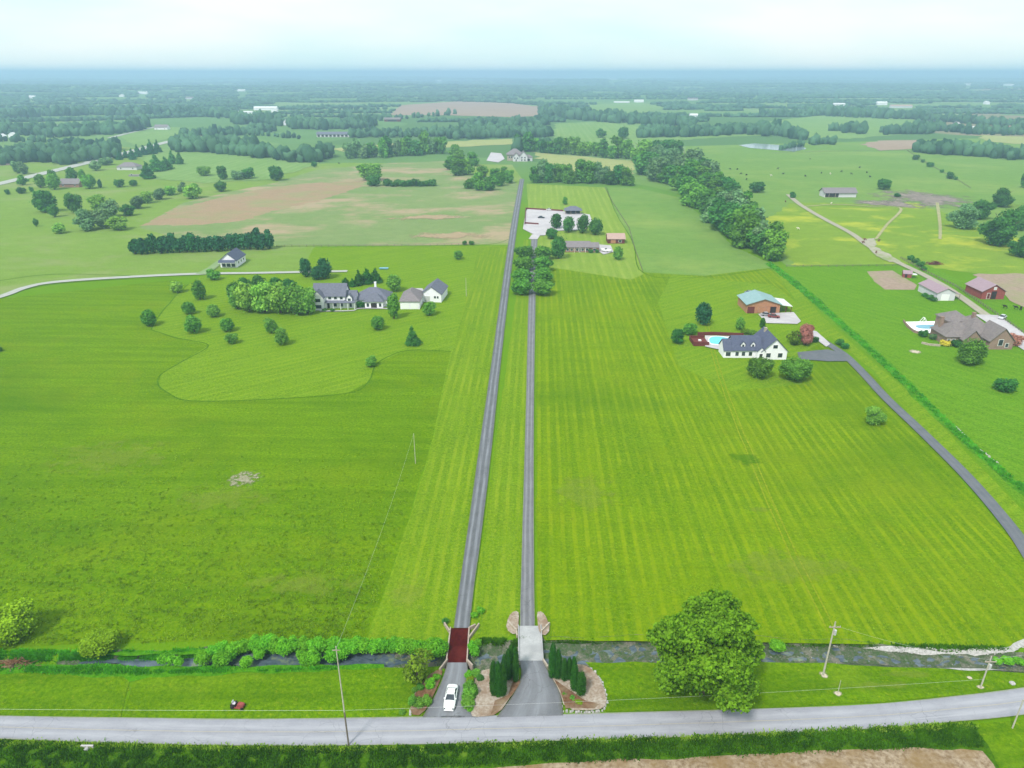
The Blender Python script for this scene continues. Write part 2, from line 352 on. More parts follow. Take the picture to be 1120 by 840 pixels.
def ground_mat():
    m, nt, out = newmat('meadow_and_far_fields'); tc = nt.nodes.new('ShaderNodeTexCoord').outputs['Object']
    big = noise_n(nt, tc, .012, 5, .6); mid = noise_n(nt, mapped(nt, tc, (.5, 1, 1)), .12, 5, .65, .3, .7); fin = noise_n(nt, tc, 1.7, 4, .7, .25, .75)
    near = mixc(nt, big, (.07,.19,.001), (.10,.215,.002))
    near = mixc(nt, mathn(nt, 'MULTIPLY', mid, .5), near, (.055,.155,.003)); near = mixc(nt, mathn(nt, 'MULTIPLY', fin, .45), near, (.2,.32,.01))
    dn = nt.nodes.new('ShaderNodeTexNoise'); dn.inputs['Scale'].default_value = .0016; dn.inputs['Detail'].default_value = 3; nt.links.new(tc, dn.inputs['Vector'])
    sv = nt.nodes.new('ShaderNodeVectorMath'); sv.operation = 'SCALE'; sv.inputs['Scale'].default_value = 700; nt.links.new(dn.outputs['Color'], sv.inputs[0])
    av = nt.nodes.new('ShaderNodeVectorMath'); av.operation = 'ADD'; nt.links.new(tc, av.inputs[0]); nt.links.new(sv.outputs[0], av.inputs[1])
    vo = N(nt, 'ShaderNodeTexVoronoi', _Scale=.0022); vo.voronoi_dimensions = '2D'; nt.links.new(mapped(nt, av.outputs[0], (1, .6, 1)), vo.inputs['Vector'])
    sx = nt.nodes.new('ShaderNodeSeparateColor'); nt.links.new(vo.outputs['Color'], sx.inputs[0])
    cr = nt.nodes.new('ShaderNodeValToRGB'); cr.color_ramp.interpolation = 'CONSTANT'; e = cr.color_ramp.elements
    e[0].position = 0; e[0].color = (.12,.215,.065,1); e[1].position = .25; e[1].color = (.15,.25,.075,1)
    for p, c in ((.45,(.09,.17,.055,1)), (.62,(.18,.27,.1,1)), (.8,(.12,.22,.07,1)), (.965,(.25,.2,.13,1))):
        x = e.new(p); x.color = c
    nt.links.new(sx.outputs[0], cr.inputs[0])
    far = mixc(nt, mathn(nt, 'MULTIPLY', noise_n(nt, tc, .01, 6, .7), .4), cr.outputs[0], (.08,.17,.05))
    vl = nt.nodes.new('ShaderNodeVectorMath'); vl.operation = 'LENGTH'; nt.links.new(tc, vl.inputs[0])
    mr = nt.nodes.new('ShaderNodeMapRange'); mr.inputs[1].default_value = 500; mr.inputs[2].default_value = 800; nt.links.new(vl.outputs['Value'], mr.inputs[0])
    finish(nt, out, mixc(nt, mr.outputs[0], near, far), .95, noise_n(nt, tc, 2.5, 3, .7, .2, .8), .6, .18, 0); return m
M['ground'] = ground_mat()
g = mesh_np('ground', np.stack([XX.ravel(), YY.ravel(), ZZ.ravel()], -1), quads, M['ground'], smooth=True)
tag(g, kind='structure', label='green meadow ground stretching to the hazy horizon')

LEVEL = [0]
def sheet(name, px, mat, jit=.25, step=4.0, kind='structure', label=None, z=None, world_pts=None, smooth_n=0, cat=None):
    """flat polygon of ground cover; px = outline in photo pixels"""
    pts = world_pts or [G(u, v) for u, v in px]
    pts = [Vector((p[0], p[1])) for p in pts]
    for _ in range(smooth_n):                      # corner cutting
        q = []
        for i, a in enumerate(pts):
            b = pts[(i+1) % len(pts)]; q += [a*.75+b*.25, a*.25+b*.75]
        pts = q
    LEVEL[0] += 1; zz = z if z is not None else .004*LEVEL[0]
    out = []
    for i, a in enumerate(pts):
        b = pts[(i+1) % len(pts)]; L = (b-a).length; n = max(1, min(60, int(L/step)))
        nrm = Vector((-(b-a).y, (b-a).x)).normalized() if L > 1e-6 else Vector((0, 0))
        for k in range(n):
            p = a.lerp(b, k/n)
            j = jit*mnoise.noise(Vector((p.x*.15, p.y*.15, LEVEL[0]))) * 2
            out.append((p.x+nrm.x*j, p.y+nrm.y*j, zz))
    tr = tessellate_polygon([[Vector(p) for p in out]])
    m = bpy.data.meshes.new(name); m.from_pydata(out, [], [tuple(t) for t in tr]); m.update(); m.materials.append(mat)
    import bmesh
    bm = bmesh.new(); bm.from_mesh(m)
    for f in bm.faces:
        if f.normal.z < 0: f.normal_flip()
    bm.to_mesh(m); bm.free()
    o = link(name, m); return tag(o, kind=kind, label=label, cat=cat)
def ribbon(name, L, Rr, mat, label=None, sub=6, z=None, jit=0.0, kind='structure', crv=True):
    """road between two photo-pixel edge lists"""
    LEVEL[0] += 1; zz = z if z is not None else .004*LEVEL[0]
    A = [G(*p) for p in L]; B = [G(*p) for p in Rr]; V = []; UV = []; d = 0; prev = None
    def cr(P, i, t):
        p0, p1, p2, p3 = P[max(i-1, 0)], P[i], P[i+1], P[min(i+2, len(P)-1)]
        if not crv: return p1.lerp(p2, t)
        return .5*((2*p1)+(p2-p0)*t+(2*p0-5*p1+4*p2-p3)*t*t+(3*p1-p0-3*p2+p3)*t**3)
    for i in range(len(A)-1):
        n = sub
        for k in range(n + (1 if i == len(A)-2 else 0)):
            t = k/n; a, b = cr(A, i, t), cr(B, i, t); mid = (a+b)/2
            if prev is not None: d += (mid-prev).length
            prev = mid
            j = jit*mnoise.noise(Vector((mid.x*.1, mid.y*.1, 3)))
            for q in range(5):
                p = a.lerp(b, q/4); V.append((p.x+j, p.y+j, zz)); UV.append((q/4, d))
    nr = len(V)//5; I = np.arange(nr*5).reshape(nr, 5)
    Fq = np.stack([I[:-1,:-1], I[:-1,1:], I[1:,1:], I[1:,:-1]], -1).reshape(-1, 4)
    o = mesh_np(name, V, Fq, mat, uv=UV)
    for p in o.data.polygons:
        if p.normal.z < 0: o.data.flip_normals(); break
    return tag(o, kind=kind, label=label)
def soft_mat(name, a, b, strength=1.0, ns=.8, amp=.9):
    m, nt, out = newmat(name); t = nt.nodes.new('ShaderNodeTexCoord'); tc = t.outputs['Object']
    sx = nt.nodes.new('ShaderNodeSeparateXYZ'); nt.links.new(t.outputs['UV'], sx.inputs[0])
    nz = noise_n(nt, tc, ns, 5, .7, 0, 1); e = mathn(nt, 'ADD', sx.outputs[0], mathn(nt, 'MULTIPLY', mathn(nt, 'SUBTRACT', nz, .5), amp*2))
    r = nt.nodes.new('ShaderNodeMapRange'); r.inputs[1].default_value = .42; r.inputs[2].default_value = .72; r.inputs[4].default_value = strength; nt.links.new(e, r.inputs[0])
    d = nt.nodes.new('ShaderNodeBsdfDiffuse'); nt.links.new(mixc(nt, noise_n(nt, tc, ns*3, 5, .7), a, b), d.inputs[0])
    tr = nt.nodes.new('ShaderNodeBsdfTransparent'); x = nt.nodes.new('ShaderNodeMixShader')
    nt.links.new(r.outputs[0], x.inputs[0]); nt.links.new(tr.outputs[0], x.inputs[1]); nt.links.new(d.outputs[0], x.inputs[2]); nt.links.new(x.outputs[0], out.inputs[0]); return m
def soft_patch(name, u, v, wpx, hpx, mat, label=None):
    """worn or bare spot whose ragged edge thins out into the grass"""
    LEVEL[0] += 1; c = G(u, v); a = wpx*mpp(u, v)/2*1.25; b = abs(G(u, v-hpx/2).y-G(u, v+hpx/2).y)/2*1.25; V = [(c.x, c.y, .004*LEVEL[0])]; UV = [(1, 0)]; n = 24; Fq = []
    for k in range(n): q = 6.2832*k/n; V.append((c.x+a*math.cos(q), c.y+b*math.sin(q), .004*LEVEL[0])); UV.append((0, 0))
    Fq = [(0, 1+k, 1+(k+1)%n) for k in range(n)]
    return tag(mesh_np(name, V, Fq, mat, uv=UV), kind='structure', label=label)
def line_ribbon(name, pts, w0, w1, mat, label=None, **k):
    """ribbon from a pixel centreline with width in metres"""
    P = [G(*p) for p in pts]; L = []; Rr = []
    for i, p in enumerate(P):
        t = (P[min(i+1, len(P)-1)] - P[max(i-1, 0)]); n = Vector((-t.y, t.x, 0)).normalized(); w = (w0+(w1-w0)*i/(len(P)-1))/2
        L.append(p+n*w); Rr.append(p-n*w)
    global G
    _g = G; G = lambda a, b=None, z=0: a if b is None else _g(a, b, z)
    try:
        G = lambda *a: Vector(a) if len(a) == 3 else _g(*a)
        return ribbon(name, [tuple(x) for x in L], [tuple(x) for x in Rr], mat, label, **k)
    finally: G = _g

# grass covers -------------------------------------------------
Y1 = (.2,.31,.03)
m_lawn = grass('mown_lawn', (.085,.2,.003), (.12,.228,.006), stripes=.30, sw=2.2)
m_lawn2 = grass('lawn_by_houses', (.092,.215,.003), (.125,.24,.007), stripes=.16, sw=3, sang=YAW+.9, off=(40,0,0))
m_right = grass('mown_field', (.078,.19,.0008), (.114,.217,.001), stripes=.38, sw=2.3, cross=.12, extra=[((.17,.22,.004), .02, .52, .72, .5), ((.058,.14,.0008), .014, .5, .62, .55), ((.12,.15,.004), .035, .6, .72, .5)])
m_hay = grass('hay_field', (.078,.2,.0006), (.12,.228,.0008), cross=.35, extra=[((.16,.21,.004), .03, .5, .72, .5), ((.045,.12,.0006), .018, .5, .66, .5)])
m_palelawn = grass('pale_mown_lawn', (.13,.25,.02), (.17,.28,.035), stripes=.2, sw=4)
m_past = grass('pale_pasture', (.13,.25,.03), (.18,.285,.05), extra=[((.26,.27,.13), .02, .5, .7, .6)], fine=.7)
m_stub = grass('stubble_pasture', (.14,.24,.07), (.2,.27,.1), extra=[((.36,.27,.18), .018, .50, .62, .9), ((.13,.22,.06), .05, .5, .7, .5)], fine=.7)
m_brown = grass('brown_stubble', (.27,.215,.12), (.31,.24,.14), extra=[((.2,.27,.1), .03, .46, .66, .6)], fine=.8)
m_pr = grass('cattle_pasture', (.115,.24,.04), (.16,.275,.055), extra=[((.27,.32,.08), .012, .5, .7, .5)], fine=.6)
m_yel = grass('buttercup_pasture', (.13,.26,.02), (.19,.29,.03), extra=[((.38,.4,.04), .03, .52, .66, .8)], fine=.6)
m_dark = grass('rank_green', (.04,.17,.004), (.07,.24,.006), fine=.8)
m_edge = grass('uncut_grass', (.04,.13,.002), (.07,.17,.004))
m_track = grass('wheel_track_grass', (.15,.235,.006), (.19,.26,.01))
m_ditch = grass('ditch_green', (.055,.21,.006), (.09,.26,.01), fine=.8, extra=[((.03,.13,.004), .15, .5, .6, .8)])
m_verge = grass('roadside_verge', (.03,.10,.002), (.06,.15,.004), extra=[((.2,.3,.03), .25, .6, .75, .6)], fine=.8)
m_lush = grass('lush_lawn', (.065,.205,.004), (.10,.235,.008), stripes=.12, sw=4, sang=-.6)
m_lowlawn = grass('roadside_lawn', (.07,.18,.001), (.105,.215,.002), stripes=.0, cross=.45, sang=0, extra=[((.22,.31,.02), .08, .55, .75, .4)])
m_pale = grass('trodden_grass', (.26,.30,.12), (.34,.34,.18), fine=.8)
m_bb = rough_mat('cornfield_stubble', (.17,.11,.06), (.36,.28,.2), 1.5, c3=(.22,.14,.06), bstr=.8)

sheet('pasture', [(-500,330),(-150,345),(0,324),(60,308),(215,299),(340,298),(345,270),(520,268),(560,268),(574,200),(560,180),(380,178),(300,180),(130,160),(-500,200)], m_past, label='pale green pasture left of the drives')
sheet('stubble_field', [(152,249),(200,222),(250,210),(300,200),(345,186),(430,178),(500,176),(516,190),(560,196),(570,205),(557,266),(525,267),(430,269),(300,268),(270,268),(200,262)], m_stub, label='patchy tan and green field behind the farmhouse')
sheet('brown_field', [(154,247),(190,228),(250,214),(290,206),(330,201),(398,198),(396,204),(350,219),(300,231),(262,242),(220,246)], m_brown, jit=3, label='brown stubble patch in the pasture')
sheet('hay_field', [(-400,380),(-150,347),(0,327),(190,306),(205,312),(180,335),(165,361),(228,378),(200,395),(176,410),(174,422),(190,434),(290,437),(380,430),(403,418),(412,398),(445,383),(493,384),(473,480),(440,590),(402,701),(300,700),(100,704),(0,708),(-400,712)], m_hay, label='deep green hay field left of the drives')
sheet('mown_lawn', [(206,311),(232,295),(300,297),(330,297),(343,271),(520,268.6),(557,269),(497,686),(484,700),(402,700),(440,590),(473,480),(493,384),(445,383),(412,398),(403,418),(380,430),(290,437),(215,439),(190,434),(174,422),(176,410),(200,395),(228,378),(165,361),(180,335)], m_lawn2, label='light green mown lawn around the white farmhouse')
sheet('mown_lawn', [(524,270),(557,270),(497,686),(486,699),(404,699),(442,590),(475,480),(495,384),(512,320)], m_lawn, label='striped mown strip left of the left driveway')
sheet('mown_lawn', [(573,262),(578,262),(579,345),(568,684),(554,699),(514,702),(514,688)], m_lawn, label='striped lawn between the two driveways')
sheet('mown_field', [(582,262),(586,345),(587,686),(596,700),(820,703),(1130,707),(1500,720),(1600,640),(1500,560),(1127,614),(1004,470),(955,410),(918,384),(905,371),(870,330),(850,300),(840,292),(760,283),(700,268),(690,262),(668,215),(662,205),(576,201)], m_right, label='large mown field right of the driveways')
sheet('mown_lawn', [(576,201),(662,205),(668,222),(690,262),(704,300),(690,306),(586,290),(580,262)], m_palelawn, label='pale lawn behind the brick ranch house')
sheet('pasture', [(664,204),(700,206),(742,216),(772,240),(800,268),(850,292),(770,302),(704,298),(690,262),(672,230)], m_pr, label='green paddock beside the wooded creek')
sheet('lawn', [(735,300),(845,312),(885,340),(908,370),(880,385),(880,420),(800,428),(742,400),(720,330)], m_lawn2, label='lawn around the white house with the pool')
sheet('pasture', [(750,160),(1120,150),(1700,160),(1700,300),(1120,298),(1000,290),(862,292),(810,250),(770,215),(745,190)], m_pr, label='wide cattle pasture on the right')
sheet('buttercup_meadow', [(865,222),(940,222),(1000,222),(1120,262),(1300,300),(1300,312),(1120,306),(1000,290),(868,290),(820,250),(850,232)], m_yel, jit=2, label='yellow flecked meadow behind the barns')
sheet('lawn', [(856,292),(1010,288),(1300,420),(1700,520),(1500,620),(1120,556),(1060,494),(1000,430),(950,388),(900,345)], m_lush, label='bright lawn around the brick mansion')
sheet('lawn', [(844,293),(852,293),(900,347),(950,392),(1000,434),(1060,498),(1120,560),(1500,640),(1500,700),(1127,604),(1060,526),(1000,460),(955,405),(915,375),(880,340)], m_lawn2, label='mown strip between the ditch and the black drive')
for dx in (0, 7): line_ribbon('wheel_track', [(905+dx*1.3,690),(888+dx*1.2,655),(852+dx,580),(815+dx*.8,490),(785+dx*.6,410),(770+dx*.5,350)], .35, .35, m_track, 'faint wheel track through the mown field', jit=.3)
for P_ in [[(0,326.5),(28,317),(60,311),(130,306),(188,305)],[(165,361),(195,370),(228,378),(200,395),(176,410),(174,422),(190,434),(215,439),(290,437),(380,430),(403,418),(412,398),(445,383.5),(493,384.5)],[(165,361),(180,337),(206,311)],[(300,269.4),(400,269),(525,268),(556,262)],[(664,205),(672,230),(692,264),(704,299),(770,303),(848,293)],[(0,307),(60,300),(150,302)],[(860,291),(915,290.5),(985,290)]]:
    line_ribbon('uncut_edge', P_, .55, .55, m_edge, 'thin dark line of uncut grass at a field edge', jit=.5)
line_ribbon('ditch', [(842,288),(880,318),(915,350),(960,390),(1005,433),(1050,477),(1090,512),(1140,552),(1300,640)], 5.0, 2.4, m_ditch, 'dark green weedy ditch crossing the right fields', jit=1.5)
sheet('bare_soil', [(948,297),(976,296),(1003,312),(1000,317),(968,317),(956,308)], M['soil'], label='bare tilled plot beside the small red shed')
sheet('bare_soil', [(1062,300),(1130,299),(1300,330),(1300,345),(1120,336),(1095,322),(1075,308)], M['soil'], jit=1.5, label='bare ground around the red barn')
sheet('roadside_lawn', [(-400,728),(0,733),(110,736),(142,742),(132,786),(0,784),(-400,780)], m_lowlawn, label='roadside lawn at the lower left')
sheet('roadside_lawn', [(134,786),(146,748),(165,739),(300,736),(420,731),(484,729),(487,740),(462,783),(430,787),(250,788)], m_lowlawn, label='mown lawn between the stream and the road', smooth_n=0)
sheet('roadside_lawn', [(640,725),(800,725),(905,725),(1060,734),(1130,737),(1500,760),(1500,735),(1120,754),(1000,765),(900,772),(780,777),(662,779),(664,765),(655,740)], m_lowlawn, label='mown lawn right of the bridges between stream and road')
sheet('rank_grass', [(-400,714),(0,712),(110,714),(200,711),(330,703),(484,703),(484,708),(330,708),(200,716),(100,718),(0,718),(-400,720)], m_dark, jit=.5, step=1.5, label='dark tall grass along the upper stream bank')
sheet('rank_grass', [(-400,725),(0,726),(100,727),(200,731),(320,729),(420,727),(420,731),(300,737),(165,740),(140,748),(132,744),(60,737),(-400,731)], m_dark, jit=.5, step=1.5, label='dark tall grass along the lower stream bank')
sheet('roadside_verge', [(-400,806),(0,811),(200,817),(400,819),(620,811),(800,805),(950,797),(1060,792),(1080,812),(1100,842),(1130,880),(-400,880)], m_verge, jit=.3, step=2, label='dark rough verge below the road')
sheet('roadside_lawn', [(1062,792),(1130,787),(1500,760),(1500,900),(1125,900),(1098,850),(1080,815)], m_lowlawn, label='green corner below the road at lower right')
sheet('corn_stubble_field', [(-300,862),(400,846),(640,835),(750,828),(900,821),(1050,818),(1072,822),(1090,850),(1120,900),(-300,960)], m_bb, jit=.5, step=1.5, label='brown stubble field at the bottom right')
# far coloured fields
sp_sand = soft_mat('worn_sand', (.42,.35,.24), (.56,.5,.42), ns=1.6, amp=.5); sp_dry = soft_mat('dry_grass', (.2,.29,.02), (.27,.33,.05), .3, .25, 1.1)
sp_mud = soft_mat('trodden_mud', (.16,.13,.12), (.33,.27,.24), .9, .06); sp_tan = soft_mat('tan_stubble', (.36,.27,.17), (.42,.31,.2), .8, .07); sp_deep = soft_mat('deep_grass', (.07,.2,.003), (.09,.23,.005), .45, .2, 1.1); sp_rock = soft_mat('rocky_earth', (.2,.2,.1), (.42,.38,.3), .75, .7, 1.2); sp_brn = soft_mat('thatch', (.15,.17,.01), (.2,.2,.02), .35, .10, 1.3)
for a in [(266,524,46,22,sp_rock,'bare rocky patch in the hay field'),(834,558,30,10,sp_dry,'thin dry patch in the right field'),(813,503,44,20,sp_deep,'darker green spot in the right field'),(1001,385,18,6,sp_sand,'small bare patch below the mansion'),
          (490,258,130,10,sp_tan,'brown streak of stubble near the left driveway'),(470,238,120,8,sp_tan,'faint tan streak in the stubble field'),(901,739,13,10,sp_sand,'sandy patch around the utility pole'),(916,759,13,10,sp_sand,'sandy patch below the utility pole'),
          (1072,752,12,7,sp_sand,'sandy patch at the second utility pole'),(1060,742,9,6,sp_sand,'sandy patch near the second utility pole'),(1012,217,120,26,sp_mud,'muddy trampled cattle yard beside the grey barn'),(960,222,70,10,sp_mud,'mud at the cattle barn front'),
          (985,224,60,12,sp_mud,'pale trodden ground below the mud yard'),(1105,225,60,10,sp_dry,'dry pasture at the right edge'),(960,750,120,12,sp_dry,'pale grass between the poles'),(985,738,90,10,sp_dry,'pale mown grass right of the pole'),
          (240,545,160,40,sp_dry,'yellowish area in the hay field'),(120,500,180,50,sp_dry,'thin grass area at the left of the hay field'),(330,640,150,40,sp_dry,'yellowish area near the stream in the hay field'),(860,620,200,50,sp_dry,'yellowish area in the lower right field'),
          (640,540,90,60,sp_dry,'pale area beside the right driveway'),(445,650,60,60,sp_dry,'pale worn mown strip near the red bridge')]:
    soft_patch('worn_patch', *a)
FARF = []
for nm, P, mt, lb in [
    ('far_field', [(425,126),(440,115),(500,111),(560,113),(590,117),(590,127),(560,128),(480,126)], 'ftan', 'tan ploughed field in the distance at centre'),
    ('far_field', [(-60,166),(0,166),(38,167),(44,172),(20,180),(-60,184)], 'fpink', 'pinkish bare field at the left edge'),
    ('far_field', [(608,135),(690,132),(800,140),(840,148),(760,152),(690,160),(640,160),(606,150)], 'fgreen', 'pale green hill pasture in the distance'),
    ('far_field', [(580,166),(600,168),(692,176),(694,190),(650,192),(600,182)], 'fyel', 'pale yellow hay strip beside the far mansion'),
    ('far_field', [(360,163),(430,157),(560,152),(560,158),(480,162),(380,167)], 'fyel', 'pale strip beyond the long tree belt'),
    ('far_field', [(940,158),(960,154),(1010,153),(1000,163),(965,165)], 'ftan', 'bare tan patch beyond the cattle pasture'),
    ('far_field', [(1070,148),(1130,150),(1200,155),(1200,162),(1120,158),(1080,155)], 'fyel', 'yellow field at the far right'),
    ('far_field', [(150,168),(205,160),(300,164),(350,178),(300,196),(230,200),(170,196)], 'fgreen', 'light pasture beyond the dark pines'),
    ('far_field', [(130,150),(160,138),(200,140),(205,148),(150,160)], 'fgreen', 'light field beside the far road'),
    ('far_field', [(840,133),(900,126),(1000,130),(1010,145),(930,152),(860,150)], 'fgreen', 'green rolling field at the far right'),
    ('far_field', [(640,115),(700,112),(730,118),(700,124),(645,122)], 'fgreen', 'green clearing far behind the woods')]:
    if mt not in M:
        M[mt] = {'ftan': grass('far_tan', (.31,.23,.16), (.35,.27,.2), fine=.3), 'fpink': grass('far_pink', (.36,.26,.24), (.4,.3,.28), fine=.3),
                 'fgreen': grass('far_green', (.14,.27,.06), (.18,.3,.08), fine=.4, stripes=.12, sw=8), 'fyel': grass('far_yellow', (.27,.33,.11), (.34,.36,.14), fine=.4)}[mt]
    sheet(nm, P, M[mt], jit=5, step=15, label=lb); FARF.append(P)
sheet('pond', [(808,159),(825,157),(850,158.5),(878,160),(882,163),(868,166),(845,164),(820,162)], rough_mat('pond_water', (.25,.3,.33), (.32,.37,.4), .02, rough=.12, spec=.8, bstr=0), jit=.5, label='pale pond in the far pasture')

# roads ---------------------------------------------------------
ribbon('county_road', [(-500,772),(-200,779),(0,784),(130,786),(280,787.5),(430,785.5),(560,783.5),(700,780),(860,775.5),(960,771),(1040,763),(1120,753),(1300,725),(1600,670)],
       [(-500,790),(-200,801),(0,809.5),(130,814),(280,817),(430,816),(560,813),(700,809),(860,803),(960,798),(1040,791),(1120,783),(1300,758),(1600,705)], M['road'], 'pale grey two lane county road')
ribbon('driveway', [(496,688),(503,640),(510,590),(524,490),(537,400),(551,300),(560,240),(568.5,196)], [(513.5,688),(519,640),(526,590),(538,490),(547.5,400),(559,300),(567,240),(573.5,196)], M['drive'], 'long straight left asphalt driveway')
ribbon('driveway', [(568.5,686),(571,590),(575,450),(577.5,345),(579.5,290),(581,262)], [(585,686),(584,590),(584,450),(585.5,345),(586.5,290),(588,262)], M['drive2'], 'long straight right driveway')
ribbon('driveway_apron', [(489,726),(486,738),(477,760),(462,786)], [(511,726),(512,738),(513,760),(523,786)], M['flare'], 'asphalt apron between red bridge and road')
ribbon('driveway_apron', [(568,724),(570,740),(562,760),(543,786)], [(593.5,724),(602,740),(612,758),(616,784)], M['flare'], 'wide asphalt apron between concrete bridge and road')
line_ribbon('driveway', [(1130,615),(1105,578),(1060,525),(1010,475),(970,437),(945,410),(925,390),(912,381),(898,372),(880,363)], 3.1, 3.0, M['blacktop'], 'black asphalt drive winding to the white house')
sheet('driveway', [(872,386),(905,383),(922,387),(930,396),(905,396),(874,394)], M['blacktop'], label='black asphalt parking spur at the white house')
sheet('driveway', [(880,360),(893,363),(908,377),(903,380),(892,372)], M['concrete'], label='pale concrete drive to the brick workshop')
sheet('concrete_pad', [(829,344),(868,342),(876,352),(872,355),(838,354)], M['concrete'], label='concrete pad in front of the brick workshop', jit=0)
line_ribbon('farm_lane', [(-200,360),(-60,340),(0,325),(28,315),(60,309),(130,304),(215,300),(280,299),(330,298),(380,297)], 5, 3.5, M['lane'], 'pale gravel farm lane at left')
sheet('gravel_lane', [(214,300),(226,294),(240,284),(247,285),(235,295),(226,301)], M['lane'], jit=.1, label='gravel spur to the white garage')
line_ribbon('far_road', [(-60,214),(0,201),(55,188),(120,172),(185,155),(230,146)], 13, 15, M['lane'], 'pale country road crossing at far left')
line_ribbon('far_road', [(120,151),(152,143),(180,137)], 9, 8, M['lane'], 'pale lane near the far left houses')
line_ribbon('dirt_track', [(862,213),(875,224),(900,239),(930,255),(948,268),(975,284),(1008,300),(1040,318),(1078,345)], 4, 4, M['dirt'], 'pale dirt track behind the barns')
sheet('gravel_yard', [(944,262),(956,261),(958,270),(975,280),(985,287),(972,287),(955,278)], M['lane_gravel'], jit=.8, step=2, label='gravel widening of the dirt track')
line_ribbon('dirt_track', [(880,226),(915,224),(950,226),(985,228),(970,246),(958,262)], 2.2, 1.6, m_pale, 'faint cattle track beside the barn')
line_ribbon('dirt_track', [(1025,222),(1028,245),(1028,262)], 2.2, 1.6, m_pale, 'faint two track line in the buttercup meadow')
line_ribbon('driveway', [(1078,345),(1092,354),(1108,366),(1125,380),(1160,400)], 9, 7, M['concrete'], 'concrete drive beside the brick mansion')
sheet('concrete_court', [(575,232),(577,229),(612,231),(645,235),(648,243),(640,252),(600,253),(596,258),(586,258),(572,251)], M['concrete'], jit=0, label='pale concrete court behind the brick ranch')
ribbon('driveway', [(578,262),(582,257)], [(588,262),(592,256)], M['concrete'], 'concrete neck between court and right driveway', crv=False)
sheet('concrete_pad', [(655,268),(668,269),(671,276),(660,279),(650,272)], M['concrete'], jit=0, label='pale pad right of the brick ranch')
sheet('concrete_pad', [(452,316),(462,316),(466,322),(462,334),(455,334),(450,322)], M['concrete'], jit=0, label='concrete pad between garage and white barn')
line_ribbon('footpath', [(350,341),(385,340.5),(395,338),(436,338.5)], 1, 1, M['concrete'], 'thin pale path in front of the farmhouse')
sheet('paved_court', [(532,176),(537,167),(548,168),(552,174),(545,178)], M['concrete'], jit=0, label='pale forecourt of the far mansion')
sp_stain = soft_mat('road_stain', (.05,.05,.055), (.17,.17,.18), .9, .32, 1.3)
for a in [(493,785.5,44,2.6,'dark ragged seam where the left apron meets the road')]: soft_patch('road_stain', a[0], a[1], a[2], a[3], sp_stain, a[4])
# planted beds
sheet('mulch_bed', [(447,783),(453,762),(466,742),(482,732),(485,738),(475,760),(462,785)], M['mulch'], jit=.1, step=.6, label='brown mulch bed left of the left driveway', smooth_n=1)
sheet('gravel_bed', [(514,785),(516,760),(516,738),(528,735),(552,730),(568,735),(568,748),(560,762),(545,783),(525,786)], M['gravel'], jit=.1, step=.6, label='tan gravel bed between the driveways', smooth_n=1)
sheet('mulch_bed', [(566,742),(569,748),(560,762),(548,776),(536,784),(541,768),(556,762),(561,748)], M['mulch'], jit=.15, step=.6, label='reddish mulch strip along the right driveway')
sheet('gravel_bed', [(597,733),(606,730),(634,727),(650,735),(660,752),(664,772),(655,779),(618,778),(612,756)], M['gravel'], jit=.1, step=.6, label='tan gravel bed right of the concrete bridge', smooth_n=1)
sheet('mulch_bed', [(606,745),(620,755),(640,768),(655,772),(650,777),(618,777),(613,757)], M['mulch'], jit=.15, step=.6, label='brown mulch below the right cedars')
sheet('gravel_patch', [(552,690),(556,676),(563,670),(567,672),(567,688),(563,697)], M['gravel'], jit=.4, step=.6, label='tan gravel shoulder left of the concrete bridge', smooth_n=1)
sheet('gravel_patch', [(587,672),(592,671),(598,678),(601,690),(595,697),(590,690)], M['gravel'], jit=.4, step=.6, label='tan gravel shoulder right of the concrete bridge', smooth_n=1)

# stream --------------------------------------------------------
def water_mat():
    m, nt, out = newmat('stream_water'); tc = nt.nodes.new('ShaderNodeTexCoord').outputs['Object']
    col = mixc(nt, noise_n(nt, mapped(nt, tc, (.4, 1, 1)), 1.3, 5, .65), (.03,.05,.07), (.10,.13,.16))
    col = mixc(nt, noise_n(nt, tc, .5, 4, .6, .56, .7), col, (.16,.2,.12))
    finish(nt, out, col, .12, noise_n(nt, tc, 4, 3, .6), .25, .03, .6); return m
def bank_mat():
    m, nt, out = newmat('stream_bank_stones'); tc = nt.nodes.new('ShaderNodeTexCoord').outputs['Object']
    col = mixc(nt, noise_n(nt, tc, 1.6, 5, .75), (.04,.10,.02), (.12,.13,.09))
    col = mixc(nt, noise_n(nt, tc, .45, 5, .7, .5, .62), col, (.2,.19,.15)); col = mixc(nt, noise_n(nt, tc, 2.6, 3, .7, .62, .72), col, (.4,.38,.34))
    finish(nt, out, col, .9, noise_n(nt, tc, 3, 4, .7), .9, .15); return m
def bar(x, t):
    return -.60 + .30*sstep((t*.9-.55+.8*mnoise.noise(Vector((x*.07, t, 4))))) + .16*mnoise.noise(Vector((x*.8, t*2, 8))) - (.25 if x < -20 else 0)
def strip_along(name, x0, x1, prof, mat, zoff=None, **k):
    xs = np.arange(x0, x1, .7); V = []
    for x in xs:
        cy = float(stream_y(x)); w = float(stream_w(x))
        for t, e in prof:
            y = cy + t*w + e + .25*mnoise.noise(Vector((x*.4, t*3+e, 1)))*(1 if e else 0)
            V.append((x, y, zoff if zoff is not None else max(float(gz(x, y))+.05, bar(x, t) if e == 0 else -9)))
    n = len(prof); I = np.arange(len(xs)*n).reshape(len(xs), n)
    Fq = np.stack([I[:-1,:-1], I[1:,:-1], I[1:,1:], I[:-1,1:]], -1).reshape(-1, 4)
    return tag(mesh_np(name, V, Fq, mat, smooth=True), kind='structure', **k)
xl, xr = G(60,722).x, G(1500,735).x
